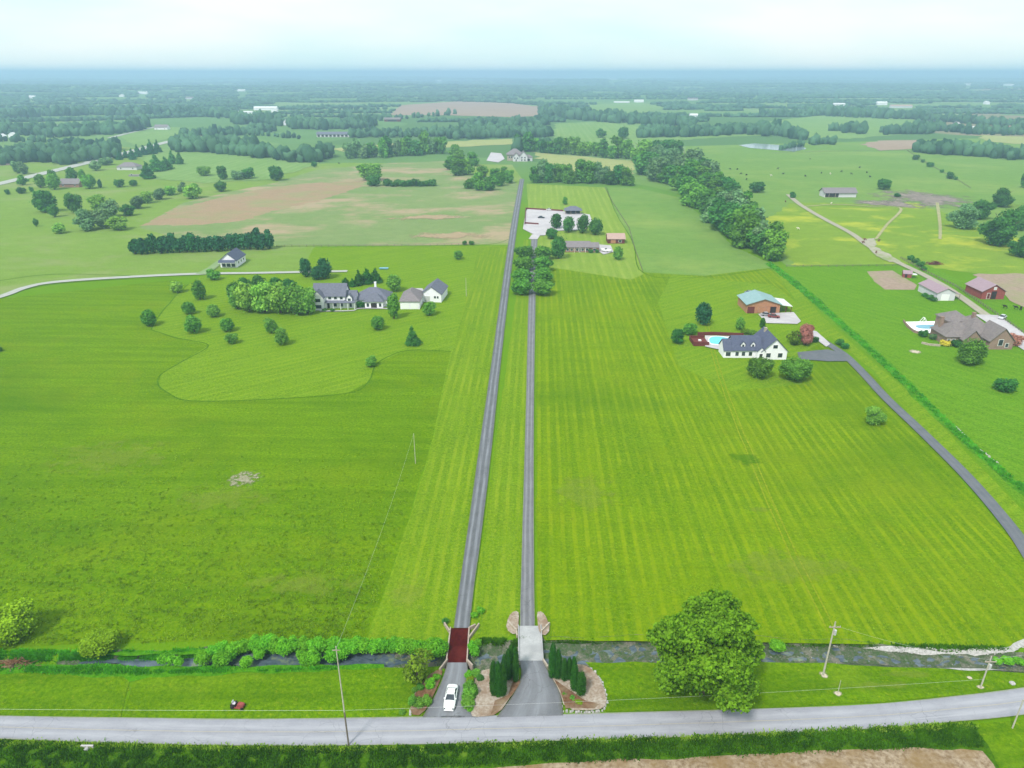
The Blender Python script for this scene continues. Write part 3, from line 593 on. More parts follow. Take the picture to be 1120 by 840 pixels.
strip_along('stream_bank', xl, xr, [(-1,-1.2),(-1,-.9),(-1,-.6),(-1,-.3),(-1,0),(-.8,0),(-.6,0),(-.4,0),(-.2,0),(0,0),(.2,0),(.4,0),(.6,0),(.8,0),(1,0),(1,.3),(1,.6),(1,.9),(1,1.2)], bank_mat(), label='stony grassy banks of the stream')
strip_along('stream', G(85,722).x, xr, [(-1,.25),(-.3,0),(.3,0),(1,-.2)], water_mat(), zoff=-.62, label='blue grey shallow stream under the bridges')

def stone_edge(name, pts, w, label, hz=.3):
    P = [G(*p) for p in pts]; mb = MB(); rr = random.Random(len(pts)+int(pts[0][0]))
    for a, b in zip(P[:-1], P[1:]):
        L = (b-a).length; n = max(1, int(L/.28))
        t = (b-a).normalized(); nn = Vector((-t.y, t.x, 0))
        for i in range(n):
            for _ in range(max(1, int(w/.35))):
                c = a.lerp(b, (i+rr.random())/n) + nn*rr.uniform(-w/2, w/2); r = rr.uniform(.14,.3)
                z0 = min(0, float(gz(c.x, c.y)))
                k = [Vector((rr.uniform(.7,1)*r*x, rr.uniform(.7,1)*r*y, z0+(-.1 if z < 0 else rr.uniform(.5,1)*hz)))+Vector((c.x, c.y, 0)) for x, y, z in
                     [(-1,-1,-1),(1,-1,-1),(1,1,-1),(-1,1,-1),(-.7,-.7,1),(.7,-.7,1),(.7,.7,1),(-.7,.7,1)]]
                mb.add(k, [(0,3,2,1),(4,5,6,7),(0,1,5,4),(1,2,6,5),(2,3,7,6),(3,0,4,7)])
    return tag(mb.build(name, M['rock']), label, 'stone edging' if 'edging' in label else 'rocks')
m_gb = soft_mat('gravel_bank_stones', (.34,.33,.32), (.5,.49,.48), .8, .35) if 0 else M['rock']
line_ribbon('gravel_bank', [(912,705),(950,707.5),(1000,709.5),(1050,711),(1100,712),(1114,706),(1140,697)], .5, 1.3, M['rock'], 'pale gravel track along the upper right stream bank', jit=1.0)
line_ribbon('gravel_bank', [(910,722),(960,725.5),(1010,728.5),(1060,731),(1140,733)], .2, .6, M['rock'], 'thin pale gravel line below the right stream', jit=1.2)
for o_ in [o for o in COL.objects if o.name.startswith('gravel_bank')]:
    for q_ in o_.data.vertices: q_.co.z = float(gz(q_.co.x, q_.co.y))+.17
stone_edge('stone_bank', [(915,706),(950,708),(1000,710),(1050,711),(1105,712),(1112,707),(1130,700)], .9, 'band of white stones along the upper right stream bank', .1)
stone_edge('stone_edging', [(449,783),(452,768),(455,756)], .3, 'low stone edging left of the mulch bed')
stone_edge('stone_edging', [(523,785),(524,765),(526,745),(530,738)], .4, 'low stone edging in the bed between the driveways')
stone_edge('stone_edging', [(616,778),(640,779),(657,779),(664,770),(659,750),(650,735),(638,729)], .4, 'curved stone edging round the right gravel bed')
stone_edge('stone_edging', [(614,778),(612,762),(610,752)], .3, 'short stone edging beside the wide apron')
stone_edge('stone_or_glint', [(632,704),(650,707),(668,712),(690,706),(720,703)], .9, 'pale stones scattered on the bank right of the concrete bridge')
stone_edge('stone_or_glint', [(596,722),(600,728)], .9, 'stones at the corner of the concrete bridge')
stone_edge('stone_or_glint', [(286,726),(296,729)], 1.2, 'pale stones on the lower bank among the stream bushes')
stone_edge('stone_or_glint', [(1044,466),(1056,478)], .5, 'water glints modelled as thin pale stones in the right ditch')  # white glints on the ditch water, added as small pale stones
stone_edge('stone_or_glint', [(1072,492),(1092,508)], .6, 'water glints modelled as pale stones further down the right ditch')  # second run of water glints, likewise made from pale stones
stone_edge('stone_or_glint', [(92,722),(108,719),(84,724)], .9, 'pale stones where the stream begins at left')

# ------------------------------------------------------------------ foliage templates
def leaf_cloud(rs, lobes, n, size, inner=.55, flat=.35, core=True):
    """leaf-sized quads through the shells of overlapping lobes"""
    L = np.array(lobes); w = (L[:,3]*L[:,4]+L[:,4]*L[:,5]+L[:,3]*L[:,5]); w = w/w.sum()
    k = rs.choice(len(L), size=int(n*1.7), p=w); d = rs.normal(size=(len(k), 3)); d /= np.linalg.norm(d, axis=1)[:,None]
    r = 1-(1-inner)*rs.rand(len(k))**1.8; r *= 1+.10*rs.normal(size=len(k))
    c = L[k,:3] + d*L[k,3:]*r[:,None]
    q = np.ones(len(k), bool)
    for l in L:
        e = ((c-l[:3])/l[3:]); q &= (np.sum(e*e, 1) > .45)
    q &= c[:,2] > .02
    c, d = c[q][:n], d[q][:n]; m = len(c)
    nn = d*(1-flat)+rs.normal(size=(m, 3))*.55 + np.array([0, 0, flat]); nn /= np.linalg.norm(nn, axis=1)[:,None]
    a = np.cross(nn, rs.normal(size=(m, 3))); a /= np.linalg.norm(a, axis=1)[:,None]; b = np.cross(nn, a)
    s = (size*(.6+.8*rs.rand(m)))[:,None]/2
    V = np.stack([c-a*s, c-b*s*.8+nn*s*.2, c+a*s, c+b*s*.8+nn*s*.2], 1).reshape(-1, 3)
    Fq = np.arange(m*4).reshape(-1, 4)
    if core:
        for l in L:
            vs = []; nu, nv = 8, 5
            for j in range(nv+1):
                th = math.pi*j/nv
                for i in range(nu):
                    ph = 2*math.pi*i/nu; rr = .66*(1+.12*rs.normal())
                    vs.append((l[0]+l[3]*rr*math.sin(th)*math.cos(ph), l[1]+l[4]*rr*math.sin(th)*math.sin(ph), max(.03, l[2]+l[5]*rr*math.cos(th))))
            b0 = len(V); V = np.vstack([V, np.array(vs)])
            fq = [(b0+j*nu+i, b0+j*nu+(i+1)%nu, b0+(j+1)*nu+(i+1)%nu, b0+(j+1)*nu+i) for j in range(nv) for i in range(nu)]
            Fq = np.vstack([Fq, np.array(fq)])
    return V, Fq
def trunk_mb(h, r, limbs, rr, spread=.3, lean=0):
    mb = MB(); top = Vector((lean, 0, h)); mb.tube((0, 0, -.02), top*.45, r*1.25, r*.85, 7); mb.tube(top*.45, top, r*.85, r*.45, 7)
    for i in range(limbs):
        a = 2*math.pi*(i+rr.random()*.6)/limbs; z = h*rr.uniform(.55,.9)
        mb.tube((lean*z/h, 0, z), (math.cos(a)*spread, math.sin(a)*spread, min(.93, z+rr.uniform(.18,.38))), r*.4, r*.12, 5)
    return mb
LM = {
 'green': leafm('leaf_green', (.035,.12,.012), (.10,.24,.03)),
 'deep': leafm('leaf_deep_green', (.02,.085,.015), (.05,.16,.03)),
 'light': leafm('leaf_light_green', (.06,.18,.02), (.17,.32,.045)),
 'grey': leafm('leaf_grey_green', (.06,.13,.05), (.13,.23,.09)),
 'pine': leafm('needles_dark', (.01,.06,.022), (.028,.11,.04), .1),
 'spruce': leafm('needles_green', (.02,.1,.015), (.045,.16,.03), .1),
 'cedar': leafm('cedar_green', (.008,.05,.006), (.03,.11,.012), .1, .3),
 'yellow': leafm('leaf_yellow_green', (.10,.18,.006), (.18,.27,.012)),
 'willow': leafm('leaf_willow', (.04,.19,.008), (.12,.32,.02), .25, .3),
 'purple': leafm('leaf_purple', (.2,.08,.06), (.34,.16,.12)),
 'olive': leafm('leaf_olive', (.05,.11,.008), (.10,.17,.015)),
 'oak': leafm('leaf_oak', (.018,.07,.002), (.14,.27,.015), .3, 0, .7),
 'gold': leafm('leaf_gold', (.45,.4,.03), (.6,.5,.06)),
}
def lobes_for(shape, rs):
    if shape == 'round':
        L = [(0,0,.45,.37,.37,.4)]
        for i in range(12):
            a = rs.rand()*6.28; z = rs.uniform(.25,.8); r = .27*math.sqrt(max(0.1, 1-((z-.5)/.42)**2)); L.append((math.cos(a)*r, math.sin(a)*r, z-.02, *([rs.uniform(.12,.24)]*2), rs.uniform(.11,.2)))
    elif shape == 'loose':
        L = []
        for i in range(11):
            a = rs.rand()*6.28; z = rs.uniform(.25,.85); r = rs.uniform(.05,.3)*(1.1-abs(z-.5)); s = rs.uniform(.13,.22); L.append((math.cos(a)*r, math.sin(a)*r, z, s, s, s*.85))
        L.append((0,0,.45,.27,.27,.34)); L = [(a, b, c-.09, d, e, f) for a, b, c, d, e, f in L]
    elif shape == 'oval':
        L = [(0,0,.47,.35,.35,.43)]
        for i in range(8):
            a = rs.rand()*6.28; z = rs.uniform(.25,.85); L.append((math.cos(a)*.24*(1.2-z), math.sin(a)*.24*(1.2-z), z, .2, .2, .16))
    elif shape == 'cone':
        L = []
        for i in range(9):
            z = .1+.86*i/9; r = .46*(1-z*.93); 
            for k in range(3 if i < 6 else 1):
                a = rs.rand()*6.28; L.append((math.cos(a)*r*.35, math.sin(a)*r*.35, z, r*.8+.02, r*.8+.02, .09))
    elif shape == 'column':
        L = [(0,0,.3,.42,.42,.3),(0,0,.6,.4,.4,.28),(0,0,.82,.26,.26,.18)]
    elif shape == 'shrub':
        L = [(0,0,.4,.42,.42,.44)]
        for i in range(6):
            a = rs.rand()*6.28; z = rs.uniform(.3,.75); L.append((math.cos(a)*.26, math.sin(a)*.26, z, .2, .2, .2))
    return L
TPL = {}
def template(shape, mat, variant, dens):
    key = (shape, mat, variant, dens)
    if key in TPL: return TPL[key]
    import zlib
    sd = zlib.crc32(repr(key).encode()) % 100000; rs = np.random.RandomState(sd); rr = random.Random(sd)
    n, s = {'lo': (650, .115), 'mid': (1500, .08), 'hi': (4200, .05)}[dens]
    core = not (shape == 'loose' and mat in ('olive', 'yellow'))
    if not core: n = int(n*.75)
    V, Fq = leaf_cloud(rs, lobes_for(shape, rs), n, s, inner=.5 if core else .2, core=core)
    c = mesh_np('crown', V, Fq, LM[mat]); t = None
    if shape in ('round', 'loose', 'oval'): t = trunk_mb(.55, .035, 5, rr, .28).build('trunk', M['bark'])
    elif shape == 'shrub': t = trunk_mb(.4, .04, 5, rr, .25).build('stem', M['bark'])
    else: t = trunk_mb(.9, .028, 0, rr).build('trunk', M['bark'])
    meshes = [(o.name.split('.')[0], o.data) for o in (c, t)]
    for o in (c, t): bpy.data.objects.remove(o)
    TPL[key] = meshes; return meshes
NTREE = [0]
CATS = {'shrub': 'bush'}
def plant(u, vb, wpx, label, mat='green', shape='round', h=None, name=None, group=None, dens=None, cat=None, adj=True, zs=1.0):
    """a tree/bush whose crown bottom shows at row vb and which is wpx wide, h rows high in the photo"""
    h = h or wpx*1.05; e = dep(vb); m = mpp(u, vb); W = wpx*m
    v0 = vb - (.5*wpx*.62*math.sin(e) if adj else 0); p = G(u, v0)
    if shape != 'column': W *= 1.17; h *= 1.1
    Hh = max(W*.45, (h*m - .55*W*math.sin(e))/math.cos(e))*zs
    if dens is None: dens = 'hi' if wpx > 26 else ('mid' if wpx > 13 else 'lo')
    nm = name or ('bush' if shape == 'shrub' else {'cone': 'conifer_tree', 'column': 'columnar_cedar'}.get(shape, 'leafy_tree'))
    ct = cat or ('bush' if shape == 'shrub' else 'tree')
    r = empty(nm, (p.x, p.y, 0), rnd.uniform(0, 6.28), label, ct, group)
    sx = W/.95 if shape != 'column' else W/.82
    r.scale = (sx, sx, Hh)
    for part, me in template(shape, mat, rnd.randrange(4), dens): link(part, me, r)
    NTREE[0] += 1; return r
ONES = ['','first','second','third','fourth','fifth','sixth','seventh','eighth','ninth','tenth','eleventh','twelfth','thirteenth','fourteenth','fifteenth','sixteenth','seventeenth','eighteenth','nineteenth']
TENS = {2:'twent',3:'thirt',4:'fort',5:'fift',6:'sixt',7:'sevent'}
def ordw(n):
    if n < 20: return ONES[n]
    t, o = divmod(n, 10); return TENS[t]+'ieth' if o == 0 else TENS[t]+'y-'+ONES[o]
def row(items, desc, where, mat, shape, group, **k):
    """items (u, vb, w[, h[, mat]]) labelled by their order from the left"""
    items = sorted(items)
    for i, it in enumerate(items):
        lab = (ordw(i+1)+' '+desc+' from the left '+where) if len(items) > 1 else desc+' '+where
        plant(it[0], it[1], it[2], lab, it[4] if len(it) > 4 else mat, shape, it[3] if len(it) > 3 else None, group=group, **k)
def spread(poly, n, w, jv=1.5, ju=2, wj=.25, hf=1.05, mats=None, seed=1):
    rr = random.Random(seed); L = [math.dist(a, b) for a, b in zip(poly[:-1], poly[1:])]; T = sum(L); out = []
    for i in range(n):
        t = T*(i+.5)/n; k = 0
        while k < len(L)-1 and t > L[k]: t -= L[k]; k += 1
        a, b = poly[k], poly[k+1]; f = t/L[k]; ww = w if not isinstance(w, tuple) else w[0]+(w[1]-w[0])*i/n
        ww *= (1+rr.uniform(-wj, wj))*1.22
        it = (a[0]+(b[0]-a[0])*f+rr.uniform(-ju, ju), a[1]+(b[1]-a[1])*f+rr.uniform(-jv, jv), ww, ww*hf*rr.uniform(.85, 1.15))
        if mats: it += (rr.choice(mats),)
        out.append(it)
    return out

# --- trees: the big one at the road
def oak():
    p = G(767, 759); m = mpp(769, 758); rs = np.random.RandomState(5); Ht = 17.2; W = 17.3
    r = empty('shade_tree', (p.x, p.y, 0), 0, 'large full leafy tree beside the road, biggest tree in the photo', 'tree')
    L = [(0,0,.5,.36,.36,.3),(-.03,0,.74,.24,.24,.2)]
    for i in range(34):
        z = rs.uniform(.22,.9); a = rs.rand()*6.28; r0 = .36*math.sqrt(max(.05, 1-((z-.46)/.52)**2)); s = rs.uniform(.08,.17); r0 *= rs.uniform(.88,1.03)
        L.append((math.cos(a)*r0-(z-.5)*.16, math.sin(a)*r0, z, s, s, s*.8))
    L = [(a*W, b*W, c*Ht, d*W, e*W, f*Ht) for a, b, c, d, e, f in L]
    V, Fq = leaf_cloud(rs, L, 14000, .5, inner=.6, flat=.4)
    L2 = []
    for i in range(330):
        l = L[rs.randint(2, len(L))]; dd = rs.normal(size=3); dd /= np.linalg.norm(dd)
        if dd[2] < -.3: dd[2] *= -1
        r1 = rs.uniform(.55, 1.0); L2.append((l[0]+dd[0]*l[3]*1.02, l[1]+dd[1]*l[4]*1.02, l[2]+dd[2]*l[5]*1.02, r1, r1, r1*.7))
    V2, F2 = leaf_cloud(rs, L2, 24000, .44, inner=.5, flat=.7, core=False)
    F2 = F2+len(V); V = np.vstack([V, V2]); Fq = np.vstack([Fq, F2])
    mesh_np('crown', V, Fq, LM['oak'], r)
    rr = random.Random(3); mb = MB(); mb.tube((0,0,-.2), (0,0,4), .55, .42, 10); mb.tube((0,0,4), (-.3,0,9), .42, .25, 9)
    for i in range(9):
        a = i*.7+rr.random()*.4; z = rr.uniform(3,7); mb.tube((0,0,z), (math.cos(a)*5, math.sin(a)*5, z+rr.uniform(2.5,6)), .2, .06, 6)
    mb.build('trunk', M['bark'], r)
oak()
# the two globes and the others round the white house with the pool
plant(830,416,25,'left of the two round dark green trees in front of the white pool house','green','round',28,dens='hi',group='round trees before the pool house')
plant(869,419,32,'right and wider of the two round trees in front of the white pool house','green','round',32,dens='hi',group='round trees before the pool house')
plant(740,377,15,'small dark tree left of the red pool deck','deep','oval',18)
plant(754,367,16,'low rounded green tree behind the red pool deck','green','round',14)
plant(768,357,19,'tall dark pine behind the red pool deck','pine','oval',27)
plant(809,362,11,'slim tree with bare trunk between the workshop and white house','green','oval',15)
plant(833.5,359,6,'narrow dark columnar cedar in front of the brick workshop','cedar','column',12)
plant(881,379,19,'reddish purple leafed tree beside the white pool house','purple','loose',27,dens='hi')
plant(869,379,17,'olive green sparse tree left of the purple leafed tree','olive','loose',20)
plant(891,375,7,'small dark bush right of the purple leafed tree','deep','shrub',8)
plant(918,378,9,'left small bush of the pair beside the black drive','deep','shrub',8); plant(924,382,9,'right small bush of the pair beside the black drive','deep','shrub',8)
plant(797,387,7,'small round bush at the left end of the white pool house','green','shrub',7)
row([(815,366,9,7),(823,367,9,7),(829,368,8,6)],'low light bush','behind the white pool house roof','olive','shrub','low bushes behind the pool house')
plant(955,467,22,'lone airy green tree left of the black drive in right field','light','loose',28,dens='hi')
plant(1060,401,31,'dense rounded dark green tree in front of the brick mansion','green','oval',33,dens='hi')
plant(1098,430,21,'squat dark bush with pale top right of the ditch','deep','shrub',18,dens='mid')
plant(1033.5,379,11,'golden yellow bush in front of the brick mansion','gold','shrub',8)
plant(1107,379,16,'purple red bush at the right end of the brick mansion','purple','shrub',15,dens='mid')
plant(1046,380,14,'dark green bush left of the round tree at the brick mansion','deep','shrub',10)
plant(1009,369,9,'dark bush beside the mansion pool terrace','deep','shrub',9); plant(1020,372,8,'grey green bush beside the mansion patio','grey','shrub',8)
plant(1100,378,7,'yellow green bush beside the purple bush at the mansion','yellow','shrub',8)
row([(1011,325,6,5),(1017,328,8,6),(1021,330,7,6)],'dark green bush','along the wall of the pale barn','deep','shrub','bushes along the pale barn')
plant(0,385,6,'small dark bush at the left edge of the hay field','deep','shrub',6)
# farmhouse grounds
for a in [(234,307,13,13,'small dark round tree in front of the white garage'),(194,321,13,15,'light green small tree beside the bend of the farm lane'),
          (219,329,16,22,'tall dark tree below the farm lane, left of the grove'),(207,345,15,16,'dark tree left of the middle of the front lawn'),
          (234,348,15,16,'green tree just left of the light green grove'),(164,358,17,20,'dark tree at the far left corner of the mown lawn'),
          (213,366,19,21,'dark spreading tree at the edge of the mown lawn'),(249,364,16,17,'dark upper tree of the close pair below the grove'),
          (254,377,13,13,'lighter lower tree of the close pair below the grove'),(297,366,13,19,'upper tree of the pair below the light grove'),
          (309,379,16,20,'lower tree of the pair below the light grove'),(414,362,16,17,'small dark tree on the lawn below the farmhouse wing'),
          (406.6,402,12,13,'lowest small dark tree at the corner of the dark grass'),(501,284,10,10,'small round green tree left of the left driveway'),
          (470,346,13,17,'dark round tree in front of the white barn'),(431,350,15,29,'tall tree standing before the farmhouse garage'),
          (431.6,320,18,20,'round dark tree behind the farmhouse garage')]:
    light = 'ight' in a[4]; plant(a[0], a[1], a[2], a[4], 'light' if light else 'green', 'round' if a[2] < 14 else 'oval', a[3], dens='mid')
plant(452,379,15,'dark conical spruce on the lawn above the dark grass','spruce','cone',23,dens='mid')
row([(260,339,17,30),(273,343,26,37),(290,344,27,38),(307,345,27,38),(323,346,26,36),(337,345,20,31)],'light green tree','in the grove beside the farmhouse','light','round','light green grove by the farmhouse',dens='mid')
row([(258,332,17,25),(270,326,17,22),(285,323,18,22),(303,323,18,20),(318,325,18,20)],'darker tree','in the back row of the grove','deep','oval','back row of the grove by the farmhouse')
row([(335,304,14,21),(346,307,14,16),(356,306,18,24)],'dark pine','behind the light green grove','pine','oval','dark pines behind the farmhouse')
row([(378,312,10,9),(386,314,9,10),(393,313,11,18),(402,311,14,18),(411,310,14,17)],'dark evergreen','behind the farmhouse roofs','cedar','cone','evergreens behind the farmhouse')
row([(355,341,5,4),(364,341,5,4),(396,337,12,9),(392,336,7,6)],'foundation bush','along the farmhouse front','deep','shrub','foundation bushes of the farmhouse')
row([(508,268,5,5),(516,268,6,5)],'tiny bush','on the fence line near the left driveway','deep','shrub','tiny fence line bushes')
row(spread([(145,279),(298,273)],22,10.5,.6,.8,.08,1.5,seed=4),'dark pine','in the long windbreak row','pine','oval','windbreak pines behind the white garage',dens='lo')
# ranch group
row([(608,251,14,17),(622,255,14,19),(637,256,15,20),(651,258,17,20)],'dark green tree','in the row behind the brick ranch','deep','oval','trees behind the brick ranch',dens='mid')
plant(603,262,13,'dark tree at the bend of the concrete court','deep','round',13,dens='mid'); plant(611,284,18,'tall dark tree at the left end of the brick ranch','deep','oval',27,dens='mid')
plant(676,285,12,'slim green tree right of the brick ranch','green','oval',15); plant(618,224,6,'small tree behind the grey pavilion','green','oval',8)
plant(646,277,5,'bush at the front of the brick ranch','deep','shrub',5); plant(653,277,4,'bush near the corner of the brick ranch','deep','shrub',5); plant(681,266,4,'tiny bush beside the salmon roofed garage','deep','shrub',4)
for side, us, w in (('left', (573,572,571,571), 19), ('right', (593,593,593.5,594), 20)):
    for i, (uu, vv) in enumerate(zip(us, (285,298,311,324))):
        plant(uu, vv, w+i, '%s tree from the far end in the %s row of the drive avenue' % (ordw(i+1), side), 'green', 'round', 17+i, group='avenue trees lining the right driveway', dens='mid')
# left middle distance
P4 = [(50,233,22,26,'large dark tree at left, biggest of three'),(60,238,10,15,'small tree touching the large dark tree at left'),(83,234,17,23,'dark round tree right of the large tree at left'),
 (40,248,5,9,'thin sapling below the large tree at left'),(66,256,13,13,'pale green bush below the large tree at left'),(211,218,19,17,'bright green round tree above the brown field corner'),
 (242,210,12,12,'small dark round tree on the brown field edge'),(303,198,16,16,'dark round tree at the top of the brown field'),(344,183,6,7,'tiny tree on the skyline of the stubble field'),
 (131,205,11,10,'small tree below the brown roofed house'),(146,204,8,8,'smaller light tree right of it below the brown roofed house'),(131,253,0,0,'')]
for a in P4:
    if a[2]: plant(a[0], a[1], a[2], a[4], 'light' if 'pale' in a[4] or 'bright' in a[4] else 'deep', 'round', a[3])
row([(97,253,24,24),(114,251,25,24),(130,253,21,18,'light')],'grey green bushy tree','in the thicket above the farm lane','grey','loose','front trees of the left thicket',dens='mid')
row([(109,233,20,20,'light'),(122,238,20,20),(141,237,16,14,'deep'),(150,229,17,15),(161,223,16,14,'light'),(174,219,16,13),(187,214,15,12,'light'),(200,211,14,12)],'tree','in the hedgerow climbing right from the thicket','grey','loose','hedgerow trees beyond the thicket')
row([(224,193,14,11,'light'),(244,197,11,15),(260,197,14,11,'grey'),(272,196,13,13)],'small tree','in the loose row above the brown field','deep','round','small trees above the brown field')
row([(162,196,14,18),(172,188,18,18),(182,186,13,14),(189,180,9,15),(197,180,9,13)],'dark evergreen','right of the brown roofed house','deep','cone','evergreens right of the brown roofed house')
row([(131,175,7,9),(138,173,6,9),(145,175,8,12),(151,172,8,13),(158,170,8,11),(166,169,10,15),(173,167,8,13)],'dark conifer','in the row behind the brown roofed house','pine','cone','conifers behind the brown roofed house')
row([(105,187,12,11),(116,181,14,9)],'rounded tree','left of the brown roofed house','grey','round','trees left of the brown roofed house')
row([(20,190,12,14),(27,191,12,14),(25,203,12,12,'green')],'grey green tree','beside the far left road','grey','loose','trees beside the far left road')
row([(9,213,5,6),(24,212,9,8),(35,210,4,6)],'tiny shrub','in the pasture at the left edge','deep','shrub','tiny shrubs at the left edge')
row([(45,206,12,15),(60,208,16,18),(57,195,9,9),(80,199,13,15),(91,199,8,13),(98,207,17,16),(110,206,5,9,'pine')],'tree','around the small taupe roofed house','green','oval','trees round the taupe roofed house')
# centre distance
row([(405,198,24,20,'green'),(409,204,15,13)],'green tree','of the lone pair in the stubble field','deep','round','lone pair in the stubble field')
row(spread([(421,204),(476,204)],9,8,.4,.8,.2,.8,seed=9),'low dark bush','in the short hedge right of the lone pair','deep','shrub','short hedge in the stubble field')
row(spread([(378,174),(430,172),(488,168)],15,11,.8,1.5,.2,1.4,['green','grey','deep'],seed=10),'tree','in the belt along the stubble field','green','loose','belt above the stubble field',dens='lo')
row([(492,186,16,16),(499,193,18,20),(510,192,18,18),(503,180,16,16),(516,182,16,16),(498,172,14,14)],'tree','in the clump left of the far mansion','green','loose','clump left of the far mansion',dens='mid')
row([(515,207,16,12),(524,209,18,20),(536,209,17,16),(548,204,15,16),(527,197,15,15),(541,197,15,14),(557,201,14,16),(551,192,10,10)],'tree','in the thicket left of the drive end','green','loose','thicket left of the drive end',dens='mid')
row(spread([(580,200),(640,201),(690,203)],13,14,1,1.5,.2,1.25,['green','deep','grey'],seed=12),'tree','in the belt right of the drive end','green','loose','belt right of the drive end',dens='mid')
row(spread([(563,165),(620,169),(690,175)],15,12,.8,1.5,.2,1.3,['deep','green'],seed=13),'dark tree','in the belt behind the far mansion','deep','loose','belt behind the far mansion',dens='lo')
# the wooded creek on the right
E = spread([(697,190),(715,196),(735,204),(752,218),(775,240),(800,262),(826,276),(846,290)],24,(20,27),1.5,3,.15,1.05,['green','grey','green','deep'],seed=14)
row(E,'tree','along the lower edge of the wooded creek','green','loose','front trees of the wooded creek',dens='mid')
E2 = spread([(700,176),(725,182),(745,192),(768,210),(795,235),(820,255),(845,275)],19,(18,25),1.5,3,.2,1.05,['green','grey','green'],seed=15)
row(E2,'tree','along the middle of the wooded creek','grey','loose','middle trees of the wooded creek',dens='mid')
E3 = spread([(712,170),(740,176),(762,192),(790,215),(822,245)],12,(16,22),1.5,3,.2,1.0,['green','deep','grey'],seed=16)
row(E3,'tree','along the upper edge of the wooded creek','grey','loose','upper trees of the wooded creek',dens='mid')
# right distance
for a in [(827,211,16,13,'lone round tree in the pasture right of the wooded creek'),(966,208,15,13,'lone tree right of the grey cattle barn'),(867,217,7,7,'small tree left of the grey cattle barn'),
          (981,216,7,5,'low bush between cattle barn and mud yard'),(657,151,11,10,'lone dark tree on the far pale pasture'),(681,152,11,14,'taller lone tree on the far pale pasture')]:
    plant(a[0], a[1], a[2], a[4], 'deep', 'round', a[3])
row([(1052,252,32,30,'grey'),(1071,241,25,24,'deep'),(1094,227,24,22),(1092,271,40,42),(1113,253,25,28),(1117,283,26,28)],'large dark tree','in the clump at the right edge','deep','loose','clump of big trees at the right edge',dens='hi')
plant(1120,206,10,'tree cut by the right edge above the big clump','deep','round',16)
row([(1001,175,7,6),(1009,178,4,4),(1017,183,7,6),(1030,189,4,4),(1039,196,8,8),(1045,197,4,4)],'small bush','on the diagonal pasture fence','deep','shrub','bushes on the diagonal pasture fence')
row([(996,285,7,6),(1001,288,8,6),(1006,292,8,7),(1010,296,6,5)],'dark bush','at the upper end of the paddock fence','deep','shrub','bushes at the end of the paddock fence')
# stream side
plant(14,706,47,'big pale yellow green bush at the left edge above the stream','yellow','shrub',48,dens='hi')
plant(110,718,36,'pale rounded bush on the upper stream bank at left','yellow','shrub',31,dens='hi',zs=.9)
plant(457,751,36,'thin olive young tree left of the red bridge','olive','loose',42,dens='mid')
SB = [(223,727,13),(233,720,12),(243,729,14),(243,715,11),(257,716,12),(268,713,12),(270,729,10),(281,712,13),(292,711,14),(302,713,13),(312,716,14),(321,712,12),(333,712,12),(335,727,11),(343,727,13),(330,720,8),(346,713,13),(355,713,12),(365,724,14),(366,712,13),(375,720,13),(378,712,12),(388,715,14),(398,713,13),(410,714,13),(420,713,13),(431,713,12),(441,714,13),(451,714,12),(460,716,13),(470,718,15),(481,718,15),(476,712,12),(284,720,9),(254,721,8),(186,727,10),(178,726,8),(196,728,8),(517,711,8),(519,717,8),(522,707,7)]
SB = [(a, b+1, c*1.25) for a, b, c in SB]
row(SB[:35],'round bright bush','in the stream bed left of the red bridge','willow','shrub','round bushes in the stream bed',dens='mid')
row(SB[35:38],'low green bush','on the narrow stream left of the bright bushes','willow','shrub','low bushes on the narrow stream')
row(SB[38:],'small green bush','right of the red bridge at the water','willow','shrub','small bushes right of the red bridge')
plant(850,712,16,'low lush green bush in the stream right of the big tree','willow','shrub',9,dens='mid')
row([(1090,726,9,5),(1102,727,12,7),(1114,727,11,7)],'low green bush','in the stream at the right edge','willow','shrub','low bushes in the right stream')
plant(519,676,8,'upper small bush at the far right corner of the red bridge','willow','shrub',7); plant(526,672,8,'topmost small bush beside the left driveway above the bridge','willow','shrub',9); plant(487,683,7,'small dark bush at the far left corner of the red bridge','deep','shrub',8)
# bed shrubs (zoom x7.64 from 430,680)
BS = [(478,745,8,8,'willow','bright round bush by the left wing wall'),(470.5,754,11,12,'willow','largest bright round bush in the left bed'),(460,756,8,8,'green','mid green bush left of the largest bright one in the left bed'),
      (454,758,7,7,'green','small green bush at the back left of the left bed'),(452,773,10,12,'green','dark left bush of the front trio in the left bed'),(459,775,12,12,'green','dark middle bush of the front trio in the left bed'),
      (467,773,11,12,'green','dark right bush of the front trio in the left bed'),(440,782,7,6,'green','small bush outside the left bed edging')]
for b in BS: plant(b[0], b[1], b[2], b[5], b[4], 'shrub', b[3], dens='mid', group='bushes in the left bed')
BS2 = [(513,743,9,9,'willow','bright bush at the top of the hedge between the drives'),(520,741,10,9,'green','green bush at the top right of the hedge between the drives'),(525,746,8,9,'deep','dark bush at the back of the hedge between the drives'),
       (514,749,9,9,'yellow','yellow green bush in the hedge between the drives'),(514,758,14,13,'green','upper large dark bush of the hedge beside the car'),(513,767,15,14,'green','middle large dark bush of the hedge beside the car'),
       (512,776,14,13,'green','lower large dark bush of the hedge beside the car'),(514.5,779,7,7,'willow','small bright bush at the road end of the hedge'),(520,762,6,12,'green','narrow bush on the right side of the hedge')]
for b in BS2: plant(b[0], b[1], b[2], b[5], b[4], 'shrub', b[3], dens='mid', group='hedge bushes between the driveways')
AV = [(540,763,9,38),(545,765,9,39),(550,764,9,36),(552,747,8,30),(556,746,8,34),(559,742,9,35),(563,742,9,34),(564,748,7,30)]
